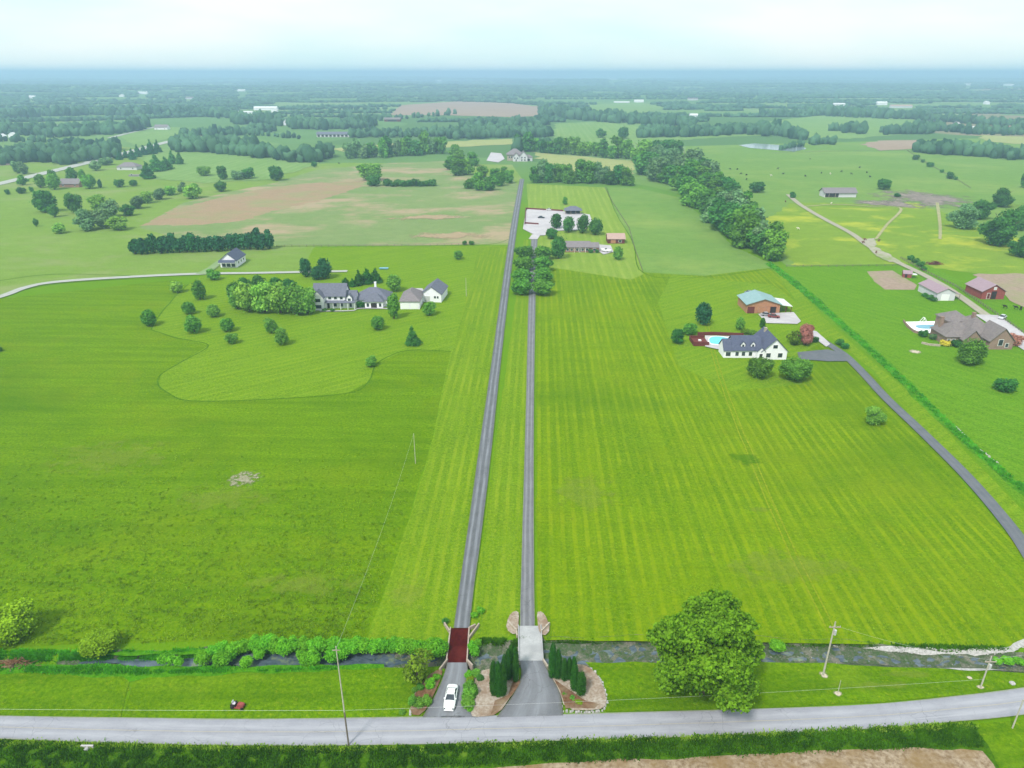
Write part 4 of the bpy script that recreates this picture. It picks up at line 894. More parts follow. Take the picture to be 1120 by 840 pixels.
row([(a, b, c, d) for a, b, c, d in AV],'dark columnar cedar','in the cluster left of the wide apron','cedar','column','columnar cedars left of the wide apron',dens='hi')
AV2 = [(604,744,9,38),(610,745,8,33),(617,747,8,26),(622,746,7,26),(627,745,7,26),(628,758,9,30),(635,763,11,28)]
row(AV2,'dark columnar cedar','in the cluster right of the wide apron','cedar','column','columnar cedars right of the wide apron',dens='hi')
for u, v, w, l in [(618,762,6,'tiny green bush nearest the wide apron in right bed'),(626,767,7,'low green bush below the right cedars'),(633,772,8,'low pale green bush at the road side of the right bed'),(645,768,4,'tiny brown green bush at the right of the right bed'),(620,748,4,'small pale flowering bush between the right cedars')]:
    plant(u, v, w, l, 'green' if 'pale' not in l else 'yellow', 'shrub', w*.8, dens='lo')
print('individual plants', NTREE[0])

FB = [ # u, v, w, d, h, rh, wall, roof, axis, label
 (139,186,20,12,3,4,'cream','roof_taupe','h','brown roofed house beside the far left road'),(149,193,14,7,.8,.5,'cream','roof_taupe','x','low pale roofed shelter below the brown roofed house'),
 (76,205,17,11,3,3.5,'brick','roof_taupe','x','taupe roofed house among small trees at left'),(206,164,10,9,4,3,'white','roof_white','y','small white house among dark woods at left'),
 (234,162,22,9,3.4,2,'white','roof_white','x','long white building before the dark woods'),(258,163.5,11,8,3.2,2,'white','roof_white','x','short white building right of the long white one'),
 (313.5,137,11,9,6,6,'white','roof_grey','y','white steep gabled house beside the far barns'),(176,142,22,12,4,4,'white','roof_taupe','x','pale house at the end of the far lane'),
 (102,147,26,10,3.5,2.6,'brick','roof_brown','x','long brown brick house in far trees at left'),(58,146,52,24,5,3,'cream','roof_taupe','x','wide taupe building complex at far left'),
 (50,140,30,12,4,3,'cream','roof_white','x','white roofed shed above the far left complex'),(12.5,150.5,9,8,4,3,'white','roof_white','y','small white house near the left edge'),(1,152,9,8,4,3,'white','roof_white','y','small white shed at the left edge'),
 (290,120.5,60,16,5,4,'white','roof_white','x','long white farm building far at left'),(300,123,14,12,6,4,'white','roof_white','y','white barn beside the long white farm building'),(267,124,40,6,3,2,'white','roof_white','x','low white sheds left of the far farm buildings'),
 (35,109,22,14,5,4,'white','roof_white','x','white speck of a house at the far upper left'),(156,104,40,14,6,4,'white','roof_white','x','white farm building on the far left wooded plain'),(207,109,26,14,5,4,'cream','roof_taupe','x','pale house far behind the left woods'),
 (264,101,36,14,5,4,'white','roof_white','x','white building far right of the plain at left'),(133,107,18,12,5,4,'white','roof_white','y','tiny white gabled house far left'),
 (699,112,30,12,5,3,'white','roof_white','x','white farm shed far behind the creek woods'),(680,112.5,50,5,3,1.5,'white','roof_white','x','long low white fence like shed left of the far farm shed'),
 (758,110,34,14,5,3,'cream','roof_taupe','x','grey farm shed far at centre right'),(759,128,17,10,4,3,'white','roof_white','x','white house behind the long far belt'),
 (965,115,30,14,6,4,'white','roof_white','x','bright white barn far right'),(918,116,34,12,5,3,'cream','roof_white','x','pale barn left of the bright white barn'),(986,118,60,10,5,3,'cream','roof_salmon','x','long tan shed right of the bright white barn'),
 (1080,114.5,14,12,6,4,'white','roof_white','y','white house at the far right horizon fields'),(1047,139,11,9,5,4,'white','roof_taupe','y','pale gabled house before the far right woods'),(1068,143,12,8,4,3,'cream','roof_white','x','small white roofed shed before the far right woods'),
 (1110,145,17,12,6,4,'red','roof_salmon','x','red house at the far right among trees'),(1097,144,11,8,4,3,'white','roof_taupe','x','pale shed left of the red house'),
 (670,88,90,30,9,4,'white','roof_white','x','white industrial roof near the horizon at centre'),(1104,95,60,24,8,4,'white','roof_white','x','white roof near the horizon at right'),(1058,95,50,24,8,4,'white','roof_white','x','second white roof near the horizon at right'),
 (480,89,70,30,9,4,'white','roof_white','x','white roof near the horizon left of centre')]
CLEARB = [(a[0], a[1], a[2]) for a in FB]+[(366,150,54),(429,133,32)]
# ------------------------------------------------------------------ far woodland (one mass)
ICO = None
def ico(sub):
    import bmesh
    bm = bmesh.new(); bmesh.ops.create_icosphere(bm, subdivisions=sub, radius=1); V = np.array([v.co[:] for v in bm.verts]); Ff = np.array([[v.index for v in f.verts] for f in bm.faces]); bm.free(); return V, Ff
I1, I2 = ico(1), ico(2)
blobs = []     # x,y,w,h,detail
def wline(poly, n, w, jv=1.0, hf=1.3, seed=0, rows=1):
    for r in range(rows):
        for it in spread([(a, b-r*1.4) for a, b in poly], int(n*1.45), w*.68, jv, 2, .3, hf, seed=seed*7+r):
            p = G(it[0], it[1]); m = mpp(it[0], it[1]); e = dep(it[1])
            blobs.append((p.x, p.y, it[2]*m, max(4, (it[3]*m-.4*it[2]*m*math.sin(e))), 2))
WL = [([(0,180),(40,176),(75,179),(130,172)],20,11,1.5,2),([(-20,172),(60,168),(130,165)],22,10,1,2),([(190,165),(240,167),(285,172),(318,176)],22,11,1.6,2),([(195,158),(280,161)],16,9,1,2),
 ([(318,177),(345,177),(362,172)],10,12,1,2),([(318,140),(350,142),(410,139)],26,8,1,3),([(385,150),(500,149)],30,7,1,2),([(490,152),(560,150),(600,150)],26,9,1,3),([(505,143),(600,137)],20,8,1,2),
 ([(590,128),(650,132),(700,136),(760,139)],40,8,1,3),([(697,150),(760,149),(840,146)],34,8,1,3),([(830,148),(850,148),(880,153)],12,10,1,2),([(885,158),(912,158)],7,8,1,1),
 ([(905,143),(945,147)],6,9,1,1),([(965,147),(1020,146)],16,8,1,2),([(1000,167),(1050,170),(1120,175)],26,11,1.2,2),([(830,128),(900,126),(1000,131),(1120,140)],56,7,1,2),([(1000,140),(1060,146),(1120,148)],20,7,1,2),
 ([(0,146),(60,150),(90,148),(130,146),(160,141)],30,9,1,3),([(0,130),(80,126),(200,126),(260,130)],50,7,1,2),([(255,135),(310,137)],12,9,1,2),([(850,165),(880,160)],5,6,.5,1),([(0,154),(60,157),(110,158)],16,6,1,1),
 ([(560,166),(600,162),(600,158)],8,9,1,1),([(350,128),(420,132),(500,125)],18,5,.5,1),([(270,148),(330,152)],8,5,1,1),([(200,150),(250,148),(300,144)],22,7,1,2)]
for i, (pl, n, w, jv, rw) in enumerate(WL): wline(pl, n, w, jv, seed=i+30, rows=rw)
rs = np.random.RandomState(21)
def PX(x, y):
    zc = y*cp + H*sp; return 560+F*x/zc, 420-F*(y*sp-H*cp)/zc
def inside(u, v, P):
    c = False
    for i in range(len(P)):
        (a, b), (e, f) = P[i-1], P[i]
        if (b > v) != (f > v) and u < (e-a)*(v-b)/(f-b)+a: c = not c
    return c
CLEAR = [(u, v, max(5, w/mpp(u, v)*.62)) for u, v, w in CLEARB]
def is_clear(x, y):
    u, v = PX(x, y)
    for P in FARF:
        if inside(u, v, P) or inside(u, v-3, P): return True
    for a, b, w in CLEAR:
        if abs(u-a) < w and -1 < v-b < 5: return True
    return False
d = 1500.0
while d < 15000:
    s = max(9, d/155) if d < 6000 else d/125; xs = np.arange(-d*.85, d*.85, s*.8); xs = xs + rs.uniform(-.4, .4, len(xs))*s; ys = d + rs.uniform(-.5, .5, len(xs))*s
    for x, y in zip(xs, ys):
        nz = mnoise.noise(Vector((x/700, y/260, 5))) + .5*mnoise.noise(Vector((x/230, y/110, 9)))
        line = abs(mnoise.noise(Vector((x/700, y/420, 17)))) < .035 or abs(mnoise.noise(Vector((x/900, y/350, 27)))) < .03
        thr = .42 if d < 2400 else (.36 if d < 4500 else .3)
        if (nz > thr or line) and not is_clear(x, y): blobs.append((x, y, s*rs.uniform(.85, 1.35), min(15, 7+s*.08)*rs.uniform(.6, 1.25), 1))
    d += s*.85
print('wood clumps', len(blobs))
Vs, Fs, b0 = [], [], 0
for lv, (IV, IF) in ((2, I2), (1, I1)):
    B = np.array([b[:4] for b in blobs if b[4] == lv]); 
    if not len(B): continue
    nb, nv = len(B), len(IV); z = gz(B[:,0], B[:,1])
    jit = 1+.22*rs.normal(size=(nb, nv, 1)); P = IV[None]*jit
    P = P*np.stack([B[:,2]*.52, B[:,2]*.52, B[:,3]*.55], -1)[:,None,:]; P[:,:,2] += (z+B[:,3]*.45)[:,None]
    P[:,:,0] += B[:,0][:,None]; P[:,:,1] += B[:,1][:,None]
    Vs.append(P.reshape(-1, 3)); Fs.append((IF[None]+(np.arange(nb)*nv)[:,None,None]).reshape(-1, 3)+b0); b0 += nb*nv
wood = mesh_np('distant_woodland', np.vstack(Vs), np.vstack(Fs), leafm('woodland_leaf', (.012,.042,.022), (.055,.12,.06), .1, 0, .02))
tag(wood, 'hazy blue green woods and hedgerows filling the distance', 'woodland', kind='stuff')

# ------------------------------------------------------------------ buildings
class Bld:
    def __init__(s, name, label, cat, u, v, rz=0.0, group=None):
        p = G(u, v); s.o = empty(name, (p.x, p.y, .05), rz, label, cat, group); s.u, s.v = u, v
        s.w = {}; s.r = {}; s.k = 0
    def _wall(s, m): return s.w.setdefault(m, MB())
    def _roof(s, m): return s.r.setdefault(m, MB())
    def flat(s, x, y, w, d, h, wall, z0=-.3): s._wall(wall).box(x-w/2, x+w/2, y-d/2, y+d/2, z0, h)
    def gable(s, x, y, w, d, h, rh, wall, roof, ax='x', ov=.45, th=.18, z0=-.3):
        """ridge along ax; (x,y) centre; w along x, d along y"""
        s.k += 1; j = s.k*.013
        half = (d if ax == 'x' else w)/2; c = y if ax == 'x' else x; a = (x if ax == 'x' else y); l = (w if ax == 'x' else d)/2
        s._wall(wall).prism([(c-half, z0), (c+half, z0), (c+half, h), (c, h+rh-.02), (c-half, h)], ax, a-l, a+l)
        k = rh/half; e = half+ov; z = h+.03+j
        s._roof(roof).prism([(c-e, z-k*ov), (c, z+rh), (c+e, z-k*ov), (c+e, z-k*ov+th), (c, z+rh+th), (c-e, z-k*ov+th)], ax, a-l-ov, a+l+ov)
    def hip(s, x, y, w, d, h, rh, wall, roof, ov=.5, z0=-.3, walls=True):
        s.k += 1; j = s.k*.013
        if walls: s._wall(wall).box(x-w/2, x+w/2, y-d/2, y+d/2, z0, h)
        W, D = w/2+ov, d/2+ov; z = h+.02+j
        rl = max(0.01, abs(W-D)); R1 = ((x-rl, y), (x+rl, y)) if W > D else ((x, y-rl), (x, y+rl))
        vs = [(x-W,y-D,z),(x+W,y-D,z),(x+W,y+D,z),(x-W,y+D,z),(x-W,y-D,z+.15),(x+W,y-D,z+.15),(x+W,y+D,z+.15),(x-W,y+D,z+.15),(R1[0][0],R1[0][1],z+rh),(R1[1][0],R1[1][1],z+rh)]
        base = [(0,3,2,1),(0,1,5,4),(1,2,6,5),(2,3,7,6),(3,0,4,7)]
        if W > D: base += [(4,5,9,8),(5,6,9),(6,7,8,9),(7,4,8)]
        else: base += [(4,5,8),(5,6,9,8),(6,7,9),(7,4,8,9)]
        s._roof(roof).add(vs, base)
    def win(s, x, y, z, w, h, face='S', name='window', frame='trim', pane='glass'):
        def bx(hw, hh, t0, t1):
            m = MB()
            if face == 'S': m.box(x-hw, x+hw, y-t1, y-t0, z-hh, z+hh)
            elif face == 'W': m.box(x-t1, x-t0, y-hw, y+hw, z-hh, z+hh)
            else: m.box(x+t0, x+t1, y-hw, y+hw, z-hh, z+hh)
            return m
        f = bx(w/2+.12, h/2+.12, -.02, .06).build(name, M[frame], s.o)
        bx(w/2, h/2, .06, .09).build('pane' if name == 'window' else 'panel', M[pane], f)
    def part(s, name, mb, mat): return mb.build(name, M[mat], s.o)
    def chimney(s, x, y, z0, z1, mat='brick', w=.8): m = MB().box(x-w/2, x+w/2, y-w/2, y+w/2, z0, z1); m.box(x-w/2-.08, x+w/2+.08, y-w/2-.08, y+w/2+.08, z1+.003, z1+.15); m.build('chimney', M[mat], s.o)
    def done(s):
        for m, b in s.w.items(): b.build('wall', M[m], s.o)
        for m, b in s.r.items(): b.build('roof', M[m], s.o)

# white farmhouse (front wall at v~337)
b = Bld('farmhouse', 'white two storey farmhouse with slate grey roof beside the light green grove', 'house', 361, 337.5)
b.gable(0, 4.6, 13.2, 8.4, 5.4, 4.0, 'white', 'roof_grey', 'x'); b.gable(-4.1, -.6, 4.6, 3.6, 5.2, 2.8, 'white', 'roof_grey', 'y', ov=.3)
b.gable(8.7, 4.0, 4.4, 6.8, 3.6, 2.9, 'white', 'roof_grey', 'x', ov=.3); b.gable(8.4, 1.0, 2.2, 2.4, 4.6, 1.3, 'white', 'roof_grey', 'y', ov=.2, z0=2.8)
m = MB().prism([(-1.6,2.75),(.9,3.35),(.9,3.5),(-1.6,2.9)], 'x', -1.6, 10.9); b.part('porch_roof', m, 'roof_grey')
for x in (-1.2, 1.8, 4.8, 7.8, 10.6):
    b.part('porch_post', MB().box(x-.1, x+.1, -1.5, -1.3, -.2, 2.76), 'trim')
for x in (.2, 2.6, 5.0): b.win(x, .4, 4.5, 1.2, 1.3)
for x in (2.2, 4.8): b.win(x, .4, 1.5, 1.3, 1.5)
b.win(-.6, .4, 1.1, 1.0, 2.1, name='door', pane='dark'); b.win(-4.1, -2.4, 1.5, 2.6, 1.5); b.win(-4.1, -2.4, 4.2, 2.2, 1.4); b.win(8.4, -.2, 3.9, 1.2, 1.1); b.win(8.6, .6, 1.4, 1.0, 1.8)
b.done()
b = Bld('house', 'low white house with hipped grey roof right of the farmhouse', 'house', 407, 335.5)
b.hip(0, 5.5, 13.5, 10.5, 2.9, 4.0, 'white', 'roof_grey'); b.hip(1.3, 0, 7.4, 5.0, 2.8, 2.9, 'white', 'roof_grey')
for x in (-1.2, 3.9): b.win(x, -2.5, 1.5, 1.0, 1.5)
b.win(1.3, -2.5, 1.1, 2.2, 2.2, name='door', pane='dark', frame='dark'); b.win(-5.0, .25, 1.5, 1.2, 1.4)
b.chimney(.6, 7.5, 5, 8.4, 'trim'); b.done()
b = Bld('garage', 'white garage with grey hipped roof between the farmhouse and white barn', 'garage', 448.5, 338.5)
b.hip(0, 7, 8, 13.5, 3.3, 3.4, 'white', 'roof_taupe')
for x in (-1.9, 1.9): b.win(x, .25, 1.35, 2.7, 2.3, name='garage_door', pane='trim')
b.done()
b = Bld('barn', 'white barn with light grey gabled roof right of the farmhouse garage', 'barn', 472, 330.5, -.12)
b.gable(0, 6.5, 8.6, 13, 3.6, 3.1, 'white', 'roof_grey', 'y'); b.win(1.6, 0, 2.2, .9, 1.0); b.win(2.8, 0, 2.2, .7, 1.0); b.win(-1.8, 0, 1.4, 2.4, 2.4, name='garage_door', pane='metal'); b.done()
b = Bld('garage', 'white garage with dark roof in front of the windbreak pines', 'garage', 250.5, 292.5, .0)
b.gable(0, 6.5, 8.2, 13, 3.6, 3.3, 'white', 'roof_slate', 'y')
for x in (-2.4, 0, 2.4): b.win(x, 0, 1.4, 1.8, 2.2, name='garage_door', pane='glass')
for y in (3, 6.5, 10): b.win(4.1, y, 1.9, 1.2, 1.1, 'E')
b.gable(0, -1.2, 8.2, 2.2, 2.9, .9, 'white', 'roof_slate', 'x', ov=.1, z0=2.6); b.done()
# pool house with dark roof
b = Bld('house', 'white house with dark slate roof and two dormers behind two round trees', 'house', 830, 392)
b.gable(-4.2, 4.5, 9.4, 8.2, 3.0, 3.6, 'white', 'roof_slate', 'x'); b.gable(-10.4, 3.6, 3.4, 6.2, 2.7, 3.0, 'white', 'roof_slate', 'x', ov=.3)
b.gable(4.6, 5.0, 8.6, 12.5, 3.1, 4.3, 'white', 'roof_slate', 'y')
for x in (-5.6, -2.2): b.gable(x, 2.4, 1.5, 2.4, 4.6, .9, 'white', 'roof_slate', 'y', ov=.2, z0=2.9); b.win(x, 1.2, 4.1, .7, 1.0)
b.gable(0.0, -.6, 2.6, 1.8, 3.0, 1.3, 'white', 'roof_slate', 'y', ov=.2); b.win(0, -1.5, 1.2, 1.0, 2.0, name='door', pane='dark')
b.win(4.6, -1.25, 4.7, 1.5, 1.2); b.win(2.6, -1.25, 1.6, 1.5, 1.5); b.win(6.6, -1.25, 1.6, 1.5, 1.5)
for x in (-7.6, -5.4, -3.0): b.win(x, .4, 1.5, 1.1, 1.4)
b.win(-10.6, .5, 1.4, 1.6, 1.4); b.chimney(4.0, 8.5, 5.5, 8.0, 'stone'); b.done()
b = Bld('workshop', 'orange brick workshop with pale teal metal roof and white carport', 'workshop', 836, 343)
b.gable(-.6, 6.5, 13.4, 12.5, 3.8, 2.2, 'brick_o', 'roof_teal', 'y', ov=.6)
b.win(-5.6, .25, 1.4, 2.6, 2.6, name='garage_door', frame='redwood', pane='redwood'); b.win(-1.0, .25, 1.4, 3.0, 2.4, name='garage_door', pane='brick_o', frame='brick_b'); b.win(3.4, .25, 1.5, 2.2, 2.4, name='door', pane='dark', frame='redwood')
b.part('carport_roof', MB().prism([(6.6,3.35),(11.3,2.7),(11.3,2.85),(6.6,3.5)], 'y', .5, 11), 'roof_white')
for x, y in ((11, .8), (11, 5.5), (11, 10.5), (8.8, .8)): b.part('carport_post', MB().box(x-.1, x+.1, y-.1, y+.1, -.2, 2.7), 'redwood')
b.win(-6.3, 5, 2, 1, 1, 'W')
b.done()
# brick mansion
b = Bld('mansion', 'large brown brick mansion with many hipped taupe roofs beside a pool', 'house', 1062, 379.5)
b.hip(-3.2, 6.5, 11, 10, 3.2, 4.4, 'brick_b', 'roof_brown'); b.hip(5, 8.5, 10, 10, 3.4, 5.0, 'brick_b', 'roof_brown')
b.gable(8.6, 1.8, 8.4, 9, 3.3, 4.4, 'brick_b', 'roof_brown', 'y', ov=.4); b.gable(-.6, 1.2, 6.4, 4.5, 3.0, 3.4, 'brick_b', 'roof_brown', 'y', ov=.4)
b.hip(1.2, 15.5, 8.4, 8, 5.6, 3.0, 'brick_b', 'roof_brown'); b.hip(8.0, 15.4, 6.4, 6, 4.0, 3.0, 'brick_b', 'roof_brown')
b.part('balcony', MB().box(-1.4, 3.4, 10.4, 11.5, 4.4, 5.4), 'stone'); b.win(8.2, -2.7, 2.6, 1.5, 2.2); b.win(10.6, -2.7, 1.6, 1.0, 1.4); b.win(-.6, -1.05, 1.5, 2.0, 1.8)
for x in (-7.6, -5.9): b.win(x, 1.5, 1.6, 1.1, 1.5)
b.win(0, 11.5, 4.6, 1.2, 1.2); b.win(2.4, 11.5, 4.6, 1.2, 1.2); b.chimney(-7.2, 9, 4, 8.2, 'brick_b', 1.1); b.chimney(7.5, 14, 5, 8.2, 'brick_b', 1.1); b.done()
b = Bld('barn', 'pale barn with faded pink roof and white overhead door', 'barn', 1033.5, 329)
b.gable(0, 7.5, 7.8, 15, 3.4, 1.9, 'cream', 'roof_pink', 'y', ov=.4); b.win(-.3, 0, 1.35, 3.2, 2.6, name='garage_door', pane='trim')
b.part('lean_to_roof', MB().prism([(4.2,3.0),(6.9,2.3),(6.9,2.42),(4.2,3.12)], 'y', .8, 14), 'roof_pink')
for y in (1.2, 7.0, 13.4): b.part('post', MB().box(6.6, 6.8, y, y+.2, -.2, 2.3), 'timber')
b.done()
b = Bld('barn', 'weathered red barn with faded pink roof beyond the paddock fence', 'barn', 1085, 327.5)
b.gable(0, 6, 9.8, 12, 3.6, 2.9, 'red', 'roof_pink', 'y', ov=.5); b.win(.2, 0, 1.9, 2.2, 3.4, name='barn_door', frame='red', pane='dark'); b.win(.2, 0, 4.8, 1.0, 1.0, name='loft_door', pane='cream', frame='trim')
b.win(-2.0, 0, 1.5, 1.2, 2.4, name='door', frame='trim', pane='redwood'); b.done()
b = Bld('shed', 'small red shed with pink sloping roof beside the bare plot', 'shed', 992, 304, -.3)
b.gable(0, 1.6, 3.6, 3.2, 2.0, 1.1, 'red', 'roof_pink', 'x', ov=.3); b.win(-.6, 0, 1.0, 1.0, 1.7, name='door', frame='red', pane='dark'); b.part('lean_to_roof', MB().prism([(-.4,1.7),(3.4,1.5),(3.4,1.6),(-.4,1.8)], 'x', 1.9, 4.2), 'roof_white'); b.done()
# ranch, garage, pavilion
b = Bld('ranch_house', 'long low brick ranch house with taupe roof behind the avenue trees', 'house', 636, 276)
b.gable(-2.2, 4.2, 13.6, 8, 2.8, 2.3, 'brick', 'roof_taupe', 'x'); b.gable(7.0, 3.6, 5.0, 6.8, 2.6, 1.9, 'brick', 'roof_taupe', 'x', ov=.3)
for x in (-7.6, -5.4, -2.4, .6, 3.0): b.win(x, .2, 1.4, 1.3, 1.3)
b.win(-.9, .2, 1.1, 1.0, 2.1, name='door', pane='dark'); b.win(7.0, .2, 1.4, 1.4, 1.2)
for x in (-4.0, -1.0, 2.0): b.part('porch_post', MB().box(x-.08, x+.08, -.9, -.74, -.2, 2.7), 'trim')
b.done()
b = Bld('garage', 'small red garage with salmon metal roof right of the brick ranch', 'garage', 674, 266.5)
b.gable(0, 4.4, 9.6, 8.5, 2.7, 2.2, 'redwood', 'roof_salmon', 'x', ov=.5); b.win(-1.8, .15, 1.2, 2.8, 2.1, name='garage_door', frame='redwood', pane='brick_o'); b.win(2.2, .15, 1.4, 1.6, 1.2); b.done()
b = Bld('pavilion', 'open pavilion with grey hipped roof behind the pale court', 'pavilion', 627, 235)
b.hip(0, 3.5, 11, 7, 2.8, 2.6, 'cream', 'roof_grey', ov=.7, walls=False)
for x in (-5.2, -1.7, 1.7, 5.2):
    for y in (.2, 6.8): b.part('post', MB().box(x-.15, x+.15, y-.15, y+.15, -.2, 2.85), 'timber')
b.part('back_wall', MB().box(-5, 5, 6.5, 6.64, -.2, 2.6), 'dark'); b.done()
# far mansion
b = Bld('mansion', 'pale stone mansion with taupe roofs at the end of the left driveway', 'house', 566, 176.5)
b.hip(-3, 14, 17, 14, 6.2, 6.0, 'stone', 'roof_taupe', ov=1); b.gable(6.5, 5, 9, 12, 5.5, 4.8, 'cream', 'roof_taupe', 'y', ov=.6); b.gable(-1.5, 3, 7, 9, 5, 4, 'cream', 'roof_taupe', 'y', ov=.6); b.hip(12.5, 7, 8, 9, 3.6, 3, 'cream', 'roof_taupe')
for x in (4.8, 8.2): b.win(x, -1, 4, 1.4, 1.8); b.win(x, -1, 1.4, 1.4, 1.8)
for x in (-3, 0): b.win(x, -1.5, 3.4, 1.3, 1.8)
for x in (-9, -6.5): b.win(x, 7, 3.6, 1.4, 2.2)
b.win(-1.5, -1.5, 1.2, 1.4, 2.2, name='door', pane='dark'); b.win(12.5, 2.5, 1.4, 3, 2.2, name='garage_door', pane='dark'); b.done()
# cattle barn
b = Bld('cattle_barn', 'long grey roofed cattle barn open on its left half', 'barn', 919, 216)
b.gable(0, 5.5, 25, 10, 3.6, 3.0, 'cream', 'roof_taupe', 'x', ov=.8); b.win(-6.6, .5, 1.7, 10.4, 3.0, name='open_bay', frame='timber', pane='dark')
for x in (-9, -4): b.part('post', MB().box(x-.15, x+.15, .1, .35, -.2, 3.4), 'timber')
b.done()
# long livestock barns
b = Bld('livestock_barn', 'very long low grey barn in the middle distance at left', 'barn', 366, 150)
b.gable(0, 6, 54, 12, 4.2, 3, 'cream', 'roof_grey', 'x', ov=.8)
for x in range(-24, 25, 6): b.win(x, 0, 1.9, 3.6, 2.8, name='open_bay', frame='timber', pane='dark')
b.done()
b = Bld('livestock_barn', 'small dark roofed barn on the green rise before the tan field', 'barn', 429, 133)
b.gable(0, 6, 32, 12, 4.2, 3, 'redwood', 'roof_brown', 'x', ov=.8); b.win(0, 0, 2, 18, 3, name='open_bay', frame='timber', pane='dark'); b.done()
for u, v, w, d, h, rh, wa, ro, ax, lab in FB:
    nm = 'barn' if 'barn' in lab else ('shed' if 'she' in lab and 'house' not in lab else ('house' if 'house' in lab else 'farm_building')); b = Bld(nm, lab, nm.replace('_', ' '), u, v)
    p = b.o.location; b.o.location.z = float(gz(p.x, p.y))
    if ax == 'h': b.hip(0, d/2, w, d, h, rh, wa, ro)
    else: b.gable(0, d/2, w, d, h, rh, wa, ro, ax)
    if v > 125:
        for x in ((-w*.3, w*.3) if w > 12 else (0,)): b.win(x, 0, 1.6, 1.3, 1.3)
    b.done()

# ------------------------------------------------------------------ bridges
def bridge(label, deckmat, pts, kerbmat, wings, wood):
    P = [G(*p) for p in pts]     # far-left, far-right, near-right, near-left
    c = sum(P, Vector())/4; c.z = 0; o = empty('bridge', c, 0, label, 'bridge')
    q = [p-c for p in P]; Z1 = .62; Z0 = .22
    Z1 = .32
    m = MB(); m.add([(p.x, p.y, Z1-.5) for p in q]+[(p.x, p.y, Z1) for p in q], [(0,1,2,3),(4,5,6,7),(0,1,5,4),(1,2,6,5),(2,3,7,6),(3,0,4,7)]); m.build('deck', M[deckmat], o)
    for a, b2 in ((0, 3), (1, 2)):
        A, B = q[a], q[b2]; s = -1 if a == 0 else 1; w = .22 if wood else .16
        m = MB(); m.add([(A.x, A.y, Z1+.003), (A.x+s*w, A.y, Z1+.003), (B.x+s*w, B.y, Z1+.003), (B.x, B.y, Z1+.003), (A.x, A.y, Z1+.28), (A.x+s*w, A.y, Z1+.28), (B.x+s*w, B.y, Z1+.28), (B.x, B.y, Z1+.28)],
              [(0,1,2,3),(4,5,6,7),(0,1,5,4),(1,2,6,5),(2,3,7,6),(3,0,4,7)]); m.build('kerb', M[kerbmat], o)
    for a, b2 in ((0, 1), (3, 2)):
        A, B = q[a], q[b2]; t = .25 if a == 0 else -.25
        m = MB(); m.box(A.x-.1, B.x+.1, min(A.y, A.y-t*3), max(A.y, A.y-t*3), -1.2, Z1-.52); m.build('abutment', M['stone'], o)
    for (u0, v0, u1, v1) in wings:
        A, B = G(u0, v0)-c, G(u1, v1)-c; t = (B-A).normalized(); n = Vector((-t.y, t.x, 0))*.12
        m = MB(); vs = [A-n, A+n, B+n, B-n]; hA, hB = .75, .75
        m.add([(p.x, p.y, -.6) for p in vs]+[(vs[0].x, vs[0].y, hA), (vs[1].x, vs[1].y, hA), (vs[2].x, vs[2].y, hB), (vs[3].x, vs[3].y, hB)], [(0,1,2,3),(4,5,6,7),(0,1,5,4),(1,2,6,5),(2,3,7,6),(3,0,4,7)])
        m.build('wing_wall', M['timber' if wood else 'stone'], o)
    return o
bridge('dark red timber decked bridge at the left driveway entrance', 'red_deck', [(493.5,688.5),(512.5,688.5),(510,726),(489,726)], 'timber',
       [(486,684,492,693),(513,700,524,685),(514,689,520,686),(489.5,724,481,735),(510.5,724,517,731)], True)
bridge('pale concrete slab bridge at the right driveway entrance', 'concrete_deck', [(567.5,686),(591,686),(593.5,724),(568,724)], 'concrete_deck',
       [(557,684,565,692),(565,692,565.5,698),(592,693,601,684),(594,724,599,732)], False)

